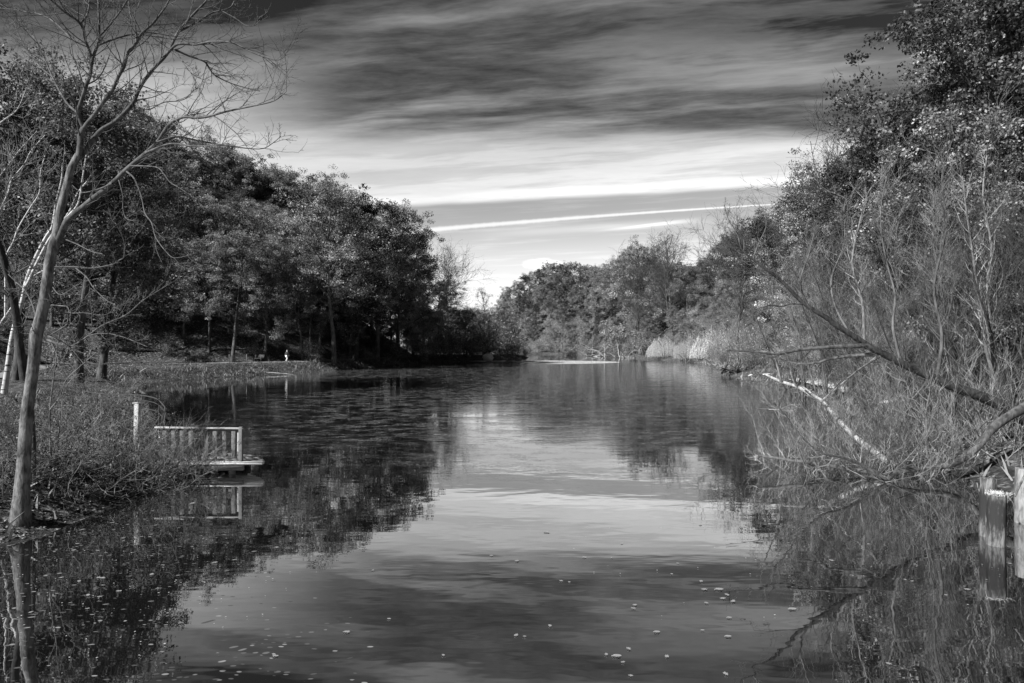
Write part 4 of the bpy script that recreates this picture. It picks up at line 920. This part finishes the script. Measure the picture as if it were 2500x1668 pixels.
# leaf mat streaks floating far out
def mat_patch(name, label, cx, cy, lx, ly, n, size, seed):
    rr_ = np.random.default_rng(seed); a = rr_.uniform(0, 6.28, n); q = rr_.random(n) ** .5; x = cx + np.cos(a) * q * lx; y = cy + np.sin(a) * q * ly * (1 - .3 * np.cos(a))
    V, Fq = leaf_quads(np.stack([x, y, np.full(n, .012) + rr_.random(n) * .01], 1), size, seed, flat=6); o = link(name, quads(name, V, Fq, M['leaf_willow'], tone=np.repeat(rr_.random(n), 4))); return tag(o, label, 'leaves', None, 'stuff')
mat_patch('floating_leaves', 'long pale drift of floating leaves far out on the pond', 12.5, 153, 11.5, 15, 15000, .28, 3)
mat_patch('floating_leaves', 'thin pale line of leaves along the shore by the boulder', -6, 163, 9, 2.2, 2500, .25, 4)
mat_patch('floating_leaves', 'scattered leaf crumbs among the left reflections', -7.0, 9.8, 3.8, 3.6, 260, .028, 5)
mat_patch('floating_leaves', 'scattered leaf crumbs on the near right water', 6.0, 12.0, 5.0, 4.5, 90, .03, 6)

# walker
px_, Dp = 700, 97.3; xw = (px_ - CX) / F * Dp; zg = gz(xw, Dp) + .05
man = empty('person', (xw, Dp, zg), 'person in dark jacket and pale trousers walking along the far left path', 'person', rz=R(60))
def skin_mesh(name, verts, edges, radii, mat, parent, sub=1):
    me = bpy.data.meshes.new(name); me.from_pydata(verts, edges, []); me.materials.append(M[mat]); o = bpy.data.objects.new(name, me); col.objects.link(o); o.parent = parent
    s_ = o.modifiers.new('skin', 'SKIN'); sv_ = me.skin_vertices[0].data if me.skin_vertices else None
    if sv_ is None:
        bpy.context.view_layer.update(); sv_ = me.skin_vertices[0].data
    for i, q in enumerate(radii): sv_[i].radius = (q, q); sv_[i].use_root = (i == 0)
    ss_ = o.modifiers.new('sub', 'SUBSURF'); ss_.levels = sub; ss_.render_levels = sub; return o
# x = walking direction
V = [(0, 0, .95), (.02, 0, 1.2), (.03, 0, 1.42), (.05, 0, 1.52), (.07, 0, 1.64), (.08, 0, 1.72),
     (.0, .1, .9), (.16, .1, .5), (.08, .1, .10), (.2, .1, .05), (.0, -.1, .9), (.02, -.1, .48), (-.28, -.1, .16), (-.2, -.1, .06),
     (.03, .19, 1.40), (-.06, .24, 1.14), (.05, .24, .92), (.08, .24, .84), (.03, -.19, 1.40), (.1, -.24, 1.14), (.28, -.22, .98), (.34, -.21, .92)]
E = [(0, 1), (1, 2), (2, 3), (3, 4), (4, 5), (0, 6), (6, 7), (7, 8), (8, 9), (0, 10), (10, 11), (11, 12), (12, 13), (2, 14), (14, 15), (15, 16), (16, 17), (2, 18), (18, 19), (19, 20), (20, 21)]
Rr = [.14, .13, .14, .055, .095, .075, .09, .06, .045, .035, .09, .06, .045, .035, .06, .045, .035, .03, .06, .045, .035, .03]
for hand, (hx, hy, hz) in (((17), (.08, .24, .84)), ((21), (.34, -.21, .92))):
    for f in range(5):
        i0 = len(V); oy = (f - 2) * .018; ln = [.05, .075, .085, .08, .06][f]
        V.append((hx + (.03 if f == 0 else .012), hy + oy, hz - .04)); V.append((hx + (.05 if f == 0 else .03), hy + oy, hz - .04 - ln)); E += [(hand, i0), (i0, i0 + 1)]; Rr += [.009, .007]
skin_mesh('body', V, E, Rr, 'skin', man)
skin_mesh('jacket', [(0, 0, .86), (.02, 0, 1.15), (.03, 0, 1.42), (.05, 0, 1.5), (.03, .19, 1.40), (-.06, .25, 1.14), (.05, .25, .93), (.03, -.19, 1.40), (.1, -.25, 1.14), (.27, -.225, .99)],
    [(0, 1), (1, 2), (2, 3), (2, 4), (4, 5), (5, 6), (2, 7), (7, 8), (8, 9)], [.20, .18, .19, .08, .09, .075, .06, .09, .075, .06], 'dark_cloth', man)
skin_mesh('trousers', [(0, 0, .9), (.0, .1, .86), (.16, .1, .5), (.08, .1, .13), (.0, -.1, .86), (.02, -.1, .48), (-.26, -.1, .20)], [(0, 1), (1, 2), (2, 3), (0, 4), (4, 5), (5, 6)], [.16, .12, .085, .07, .12, .085, .07], 'pale_cloth', man)
skin_mesh('shoe', [(.06, .1, .06), (.24, .1, .04)], [(0, 1)], [.055, .045], 'dark_cloth', man); skin_mesh('shoe', [(-.31, -.1, .14), (-.2, -.1, .04)], [(0, 1)], [.055, .045], 'dark_cloth', man)
skin_mesh('hair', [(.05, 0, 1.70), (.06, 0, 1.755)], [(0, 1)], [.105, .085], 'hair', man)
skin_mesh('nose', [(.16, 0, 1.66), (.185, 0, 1.64)], [(0, 1)], [.014, .012], 'skin', man)

# ------------------------------------------------------------------ right side
traced('willow_tree', 'dark willow trunk leaning far out over the water from the right bank', 'willow tree',
    [([(2520, 1035), (2458, 998), (2400, 970), (2330, 945), (2286, 926), (2240, 905), (2201, 887), (2165, 868), (2133, 853), (2105, 835), (2075, 815), (2040, 793), (2018, 776), (1964, 742), (1926, 704), (1893, 674), (1839, 634), (1808, 605), (1790, 570)], 20.5, 20.5, 33, 3, 26, 1.6, .12),
     ([(2133, 853), (2110, 845), (2094, 845), (2037, 847), (1964, 853), (1918, 861), (1895, 865), (1857, 861), (1815, 857), (1773, 857)], 20.5, 19.5, 15, 3, 16, 1.0, .05),
     ([(2150, 865), (2120, 866), (2087, 868), (2026, 876), (1995, 886), (1941, 887), (1895, 872), (1870, 868)], 20.5, 21.5, 13, 2, 14, .9, .03),
     ([(1964, 742), (1930, 742), (1908, 748), (1880, 745), (1840, 757)], 20.5, 20, 6, 1.5, 8, .9, .05),
     ([(1808, 605), (1800, 570), (1780, 540), (1768, 500)], 20.5, 20.3, 4, 1.5, 5, .5, .12),
     ([(1839, 634), (1850, 600), (1870, 555), (1868, 520)], 20.5, 20.8, 5, 1.5, 8, .7, .15),
     ([(1982, 760), (1960, 720), (1955, 680), (1975, 620), (1990, 560)], 20.5, 20.0, 6, 2, 16, 1.2, .18),
     ([(2075, 815), (2040, 750), (2030, 680), (2060, 600), (2062, 540)], 20.5, 21.5, 7, 2, 20, 1.3, .18),
     ([(2201, 887), (2180, 800), (2185, 720), (2160, 620), (2150, 520), (2165, 430)], 20.5, 21, 8, 2, 26, 1.5, .18),
     ([(2286, 926), (2300, 820), (2280, 700), (2310, 560), (2300, 430), (2330, 330)], 20.5, 21.5, 10, 2, 30, 1.6, .18),
     ([(2148, 870), (2100, 900), (2075, 920), (2050, 935), (2020, 968), (2005, 985)], 20.4, 19.8, 5, 2, 6, .6, .02)], 'bark', 'twig_dark', None, 50, .0055)
log('fallen_dead_tree', 'bleached dead trunk with upright spikes slanting out of the right bank', [(1869, 914), (1903, 930), (1949, 945), (1980, 964), (2010, 983), (2041, 1018), (2080, 1060), (2130, 1100), (2190, 1140)], 26, 19.5, 5, 17, 'dead', 'tree', n=0)
dt = [o for o in bpy.data.objects if o.name.startswith('fallen_dead_tree')][0]
T = Tubes(); limb(T, [(1907, 932), (1900, 900), (1888, 862), (1876, 840), (1866, 820)], 25, 24, 8, 2.5, 8); limb(T, [(1944, 942), (1936, 925), (1930, 903)], 24.3, 24, 6, 4, 8); limb(T, [(1888, 862), (1860, 858), (1820, 862), (1772, 857)], 24.4, 24, 4, 1.5, 6)
limb(T, [(2010, 975), (2040, 950), (2075, 920), (2110, 893), (2140, 870)], 22.5, 22, 4, 2, 6); limb(T, [(1960, 945), (1975, 955), (2015, 990)], 23.8, 22.4, 4, 3, 6)
link('spikes', T.mesh('spikes', M['dead']), dt)
traced('fallen_branch', 'thick drowned limb arching out of the water at the right bank', 'branch',
    [([(2520, 985), (2458, 1020), (2420, 1050), (2393, 1083), (2362, 1113), (2316, 1136), (2240, 1146), (2190, 1155), (2163, 1173), (2117, 1182), (2075, 1188), (2033, 1178), (2012, 1166)], 18.6, 18.0, 26, 5, 10, .8, .15),
     ([(2240, 1146), (2180, 1120), (2165, 1085), (2150, 1070)], 18.2, 18.4, 8, 3, 8, .8, .15),
     ([(2393, 1083), (2385, 1055), (2400, 1035), (2420, 1022)], 18.5, 18.9, 8, 4, 5, .6, .1),
     ([(2163, 1170), (2120, 1145), (2090, 1128), (2050, 1115), (2010, 1108), (1960, 1070), (1915, 1010), (1890, 985)], 18.1, 17.6, 8, 2.5, 24, 1.1, .16),
     ([(2120, 1150), (2130, 1120), (2170, 1100), (2230, 1120)], 18.1, 17.7, 4, 2, 8, .8, .1)], 'bark', 'twig', None, 51, .006)
traced('fallen_branch', 'drowned branch with a cut tip poking left over the water', 'branch',
    [([(2160, 1150), (2110, 1150), (2075, 1146), (2033, 1140), (1987, 1130), (1934, 1125), (1888, 1117), (1865, 1114), (1851, 1111)], 18.9, 19.6, 12, 6, 10, .7, .12),
     ([(1960, 1128), (1990, 1140), (2000, 1150), (2040, 1152)], 19.4, 19.0, 4, 2, 3, .4, .1),
     ([(1851, 998), (1865, 999), (1900, 1000), (1920, 1003), (1950, 1030), (1975, 1060), (2010, 1090)], 20.5, 20, 3, 5, 14, .9, .1)], 'bark', 'twig', None, 52, .006)
traced('young_tree', 'straight pale sapling rising from the water beside the thick drowned limb', 'tree',
    [([(2267, 1150), (2267, 1100), (2262, 1040), (2262, 1000), (2270, 960), (2280, 900)], 18.4, 18.6, 7, 2.5, 16, .8, .12)], 'bark', 'twig', None, 53)
# upright shoots rising over the water
SW = [shrub(760 + i, H=2.4, n=20, spread=2.0, bowl=1.2, wob=.16, mat=['twig', 'twig_dark', 'twig', 'twig_dark'][i], up=.24, tw=.0052, sub=8, r0=.013, sub2=3) for i in range(4)]
sw = [(1950, 20.0, 2.0), (2010, 19.6, 2.2), (2070, 19.2, 2.3), (2130, 19.0, 2.3), (2190, 18.8, 2.4), (2250, 19.2, 2.5), (2320, 19.8, 2.6), (1990, 22.0, 2.0), (2060, 22.5, 2.3), (2140, 22.0, 2.6), (2220, 22.0, 2.8), (2300, 22.5, 3.0), (2380, 21.0, 3.0), (2440, 20.0, 2.8), (2490, 19.4, 2.6), (2100, 26, 3.0), (2180, 26, 3.2), (2270, 27, 3.4), (2360, 26, 3.6), (2450, 25, 3.6), (2030, 27, 2.4)]
for i, (px, D_, H) in enumerate(sw):
    x = (px - CX) / F * D_; e = empty('willow_shoots', (x, D_, max(gz(x, D_), 0) - .08), 'clump of upright bare willow shoots, right bank, %s from left' % ordn(1 + sorted(range(len(sw)), key=lambda k: (sw[k][0] - CX) / F).index(i)), 'shrub', 'bare willow shoots on the right', i * 1.7, H / 2.4)
    link('stems', SW[i % 4][0], e)
# brushy bare trees behind them
bt = [(1960, 560, 42), (2010, 520, 40), (2075, 470, 38), (2060, 640, 30), (2130, 430, 36), (2170, 560, 28), (2210, 380, 36), (2255, 500, 27), (2290, 330, 36), (2330, 430, 28), (2375, 290, 34), (2410, 380, 26), (2455, 260, 33), (2500, 350, 25), (2545, 300, 28), (1915, 620, 50), (1880, 640, 56), (2000, 660, 36), (2120, 700, 27)]
for i, (px, yt, D_) in enumerate(bt):
    x = (px - CX) / F * D_; z = gz(x, D_)
    if z < .15: x += 1.5; z = max(gz(x, D_), 0)
    H = CAMH + (HY - yt) * D_ / F - z
    n_ = 1 + sorted([b[0] for b in bt]).index(px)
    put('brushy', i, (x, D_, z - .1), H / 10.0, i * 2.1, 'bare_willow', 'bushy bare willow with upright pale twigs, right bank, %s from left' % ordn(n_), 'tree', 'bare willows on the right bank')
traced('pale_trunk_tree', 'slender pale straight trunk among the willows, nearest the right edge', 'tree',
    [([(2432, 940), (2408, 853), (2400, 780), (2385, 700), (2375, 620), (2360, 520), (2350, 430)], 25, 25, 9, 3, 26, 1.6, .14)], 'bark_pale', 'twig', 'pale trunks on the right bank', 54, .007)
traced('pale_trunk_tree', 'second pale straight trunk just right of the first one among the willows', 'tree',
    [([(2440, 940), (2417, 860), (2418, 790), (2410, 700), (2420, 600), (2400, 480), (2410, 380)], 25.6, 25.6, 10, 3, 26, 1.6, .14)], 'bark_pale', 'twig', 'pale trunks on the right bank', 55, .007)
traced('pale_trunk_tree', 'pale forked stem standing among the willows above the leaning dark trunk', 'tree',
    [([(2110, 830), (2107, 750), (2095, 700), (2080, 640), (2095, 560), (2120, 470), (2150, 440)], 27, 27, 8, 2, 22, 1.5, .14), ([(2100, 720), (2112, 690), (2110, 640)], 27, 27, 4, 2, 6, 1.0, .14)], 'bark_pale', 'twig', 'pale trunks on the right bank', 56, .007)
# root mass and drift branches on the right shore
r = np.random.default_rng(9)
def pile(px, py, D, n, L, label, name, mat, th, seed, cat='branches'):
    rr_ = np.random.default_rng(seed); e = empty(name, tuple(P(px, py, D)), label, cat); T = Tubes()
    for i in range(n):
        b = rr_.normal(size=3) * np.array([L * .5, L * .15, .08]); b[2] = abs(b[2]); d = rr_.normal(size=3); d[2] = abs(d[2]) * .6 + .1
        c, _ = wander(b, d, L * rr_.uniform(.4, 1.1), 7, .25, .02, rr_); t_ = th * rr_.uniform(.4, 1.2); T.add(c, np.linspace(t_, t_ * .25, 7), 6)
        for j in range(4):
            a = rr_.integers(1, 7); s2, _ = wander(c[a], rr_.normal(size=3), L * rr_.uniform(.15, .5), 5, .2, .03, rr_); T.add(s2, np.linspace(t_ * .35, t_ * .1, 5), 4)
    link('branches', T.mesh('branches', M[mat]), e); return e
pile(1795, 912, 84, 16, 2.6, 'dark tangled root mass hanging over the water on the right shore', 'root_mass', 'bark_dark', .16, 1, 'roots')
pile(1530, 874, 205, 12, 7.0, 'bleached fallen branches piled along the far right waterline', 'driftwood_pile', 'dead', .16, 2)
pile(1480, 869, 232, 10, 8.0, 'grey fallen boughs lying in the water left of the weeping willows', 'driftwood_pile', 'dead', .18, 3)
pile(1760, 893, 118, 9, 4.0, 'pale fallen boughs in the water just left of the root mass', 'driftwood_pile', 'dead', .08, 4)
pile(1700, 884, 150, 8, 4.0, 'small heap of branches in the water under the bright willow', 'driftwood_pile', 'bark', .10, 5)
# timber piles
def pilepost(px, D, top_, rad_, label, seed, grassy, mt='pile'):
    x = (px - CX) / F * D; rr_ = np.random.default_rng(seed); e = empty('timber_pile', (x, D, 0), label, 'post', 'timber piles in the water'); n, m_ = 28, 16; V = []
    prof = 1 + .07 * rr_.normal(size=n); prof = (prof + np.roll(prof, 1) + np.roll(prof, -1)) / 3 + .02 * rr_.normal(size=n)
    tz = top_ + rr_.normal(size=n) * .012
    for k in range(m_):
        for j in range(n):
            f = k / (m_ - 1); z = -.6 + (tz[j] + .6) * f; q = rad_ * prof[j] * (1 + .02 * rr_.normal()); V.append((q * math.cos(j * 2 * math.pi / n) + .03 * (f - .5), q * math.sin(j * 2 * math.pi / n), z))
    for j in range(n): V.append((V[(m_ - 1) * n + j][0] * .45, V[(m_ - 1) * n + j][1] * .45, top_ - .02 + rr_.normal() * .015))
    for j in range(n): V.append((V[m_ * n + j][0] * .02, V[m_ * n + j][1] * .02, top_ - .03))
    idq = np.arange((m_ + 2) * n).reshape(m_ + 2, n); nx_ = np.roll(idq, -1, 1); Fq = np.stack([idq[:-1], nx_[:-1], nx_[1:], idq[1:]], -1).reshape(-1, 4)
    link('pile', quads('pile', V, Fq, M[mt], smooth=False), e)
    if grassy:
        n = 260; b = rr_.normal(size=(n, 3)) * rad_ * .45; b[:, 2] = top_ - .02; T = Tubes()
        for i in range(n): d = rr_.normal(size=3) * .7; d[2] = 1; T.add(wander(b[i], d, rr_.uniform(.03, .10), 4, .2, -.05, rr_)[0], [.0022, .002, .0015, .0008], 3)
        link('grass_tuft', T.mesh('grass_tuft', M['grasspale']), e)
    return e
m, nt, g, o = mat_new('rotten_pile'); t = nt_new(nt, 'ShaderNodeTexCoord'); mp = nt_new(nt, 'ShaderNodeMapping'); nt.links.new(t.outputs['Object'], mp.inputs[0]); mp.inputs['Scale'].default_value = (1, 1, .18)
n1 = g.noise(mp.outputs[0], 22, 6, .7); sx = nt_new(nt, 'ShaderNodeSeparateXYZ'); nt.links.new(t.outputs['Object'], sx.inputs[0]); Zs = sx.outputs[2]
scale_lo = g.ss(Zs, .50, .12); scale_hi = g.ss(Zs, .70, 1.0); fz = g.m('MAXIMUM', scale_lo, scale_hi)
b = g.mix(g.ss(n1, g.sub(.52, g.mul(fz, .22)), g.sub(.90, g.mul(fz, .20))), .025, .17)
bs = nt_new(nt, 'ShaderNodeBsdfPrincipled'); nt.links.new(b, bs.inputs['Base Color']); bs.inputs['Roughness'].default_value = 1; bs.inputs['Specular IOR Level'].default_value = .05
bp = nt_new(nt, 'ShaderNodeBump'); bp.inputs['Strength'].default_value = .8; bp.inputs['Distance'].default_value = .02; nt.links.new(n1, bp.inputs['Height']); nt.links.new(bp.outputs[0], bs.inputs['Normal']); nt.links.new(bs.outputs[0], o.inputs[0]); M['pile'] = m
M['grasspale'] = plain('pale_grass', .65, .8, .2)
pilepost(2433, 12.35, .94, .155, 'rotten round timber pile with pale grass on top, standing in the water', 1, True)
pilepost(2411, 12.95, 1.10, .135, 'second rotten pile half hidden behind the grassy one', 2, False)
pilepost(2512, 13.9, 1.1, .24, 'bleached stump-like pile cut by the right edge of the picture', 3, False, 'dead')
log('leaning_stick', 'thin grey stick leaning against the bleached pile at the right edge', [(2478, 1212), (2490, 1185), (2505, 1155)], 11.4, 11.6, 5, 5, 'bark_pale', 'stick')

# floating leaves near the camera, each one a lobed oak or an oval leaf
def leafmesh(name, kind, seed):
    rr_ = np.random.default_rng(seed); n = 22; a = np.arange(n) * 2 * math.pi / n; V = []
    for i, t_ in enumerate(a):
        if kind == 'oval': x, y = .5 * math.cos(t_), .24 * math.sin(t_)
        else: q = .5 * (1 - (.48 if i % 3 == 1 else .1) * rr_.uniform(.7, 1.1)); x, y = q * math.cos(t_) * 1.1, q * math.sin(t_) * .75
        V.append((x, y, rr_.uniform(0, .10)))
    V.append((0, 0, .03)); Fq = [(i, (i + 1) % n, n) for i in range(n)]
    return quads(name, V, Fq, M['leaf_float'])
M['leaf_float'] = plain('floating_leaf', .20, .6, .2, 4.0, .2)
lo_, lv_ = [leafmesh('oak_leaf', 'oak', s) for s in range(4)], leafmesh('oval_leaf', 'oval', 9)
fl = [(1505, 1604, 'v', .17), (1603, 1545, 'v', .13), (1480, 1600, 'o', .14), (1521, 1619, 'o', .13), (1540, 1652, 'o', .13), (1535, 1586, 'o', .16), (1628, 1605, 'o', .17), (1550, 1479, 'o', .16), (1546, 1487, 'o', .16), (1343, 1530, 'o', .16), (1260, 1553, 'o', .17), (1281, 1556, 'o', .11), (1370, 1420, 'o', .16),
      (1390, 1423, 'o', .12), (1262, 1371, 'o', .2), (1200, 1358, 'o', .15), (1427, 1362, 'o', .2), (1493, 1363, 'o', .12), (1518, 1328, 'o', .15), (1655, 1377, 'o', .13), (1640, 1403, 'o', .13), (1712, 1421, 'o', .18), (1720, 1441, 'o', .24), (1755, 1441, 'v', .2), (1775, 1454, 'o', .2), (1790, 1470, 'o', .22), (1765, 1463, 'o', .2),
      (1725, 1474, 'o', .16), (1780, 1510, 'v', .11), (1715, 1541, 'v', .08), (1777, 1556, 'v', .13), (1934, 1489, 'v', .17), (2210, 1417, 'o', .14), (2227, 1421, 'o', .15), (2362, 1441, 'o', .2), (2466, 1378, 'o', .16), (2398, 1380, 'o', .08), (2310, 1455, 'o', .13), (2170, 1623, 'o', .16), (1772, 1648, 'o', .18), (1710, 1282, 'o', .22),
      (672, 1604, 'o', .16), (668, 1600, 'o', .12), (850, 1545, 'o', .15), (910, 1394, 'o', .12), (950, 1513, 'o', .13), (1082, 1602, 'o', .12), (845, 1545, 'v', .12), (525, 1375, 'o', .2), (250, 1413, 'o', .22), (240, 1412, 'o', .18), (75, 1497, 'o', .15), (213, 1488, 'o', .14), (193, 1421, 'o', .18), (370, 1404, 'o', .2), (620, 1304, 'o', .18), (675, 1338, 'o', .2), (670, 1228, 'o', .15),
      (180, 1345, 'o', .2), (150, 1412, 'o', .16), (290, 1445, 'o', .2), (215, 1455, 'o', .2), (470, 1230, 'o', .3), (700, 1300, 'o', .1), (1335, 1300, 'o', .3), (2030, 1370, 'o', .2), (2120, 1330, 'o', .15)]
fl = [f for f in fl]
for i, (px, py, k, s) in enumerate(fl):
    D_ = CAMH * F / (py - HY); o = link('floating_leaf', lv_ if k == 'v' else lo_[i % 4]); o.location = ((px - CX) / F * D_, D_, .012); s *= .7 if k == 'v' else .45; o.scale = (s, s, s * .7); o.rotation_euler = (0, 0, (i * 2.3) % 6.28 if k != 'v' else .1)
    tag(o, 'small oval pale leaf floating flat on the pond' if k == 'v' else 'curled lobed leaf floating on the pond', 'leaf', 'oval leaves floating on the pond' if k == 'v' else 'lobed leaves floating on the pond')
# small bird on a branch tip of the big tree
bd = empty('bird', tuple(P(637, 44, 14.2)), 'tiny dark bird perched on the outermost right twig of the big bare tree', 'bird')
skin_mesh('body', [(0, 0, .0), (.03, 0, .03), (.05, 0, .055), (-.04, 0, -.03), (-.09, 0, -.07), (.085, 0, .055)], [(0, 1), (1, 2), (0, 3), (3, 4), (2, 5)], [.03, .026, .02, .018, .006, .003], 'dark_cloth', bd)
skin_mesh('wing', [(.01, .022, .01), (-.06, .018, -.04)], [(0, 1)], [.018, .006], 'dark_cloth', bd); skin_mesh('wing', [(.01, -.022, .01), (-.06, -.018, -.04)], [(0, 1)], [.018, .006], 'dark_cloth', bd)
print('objects', len(bpy.data.objects))
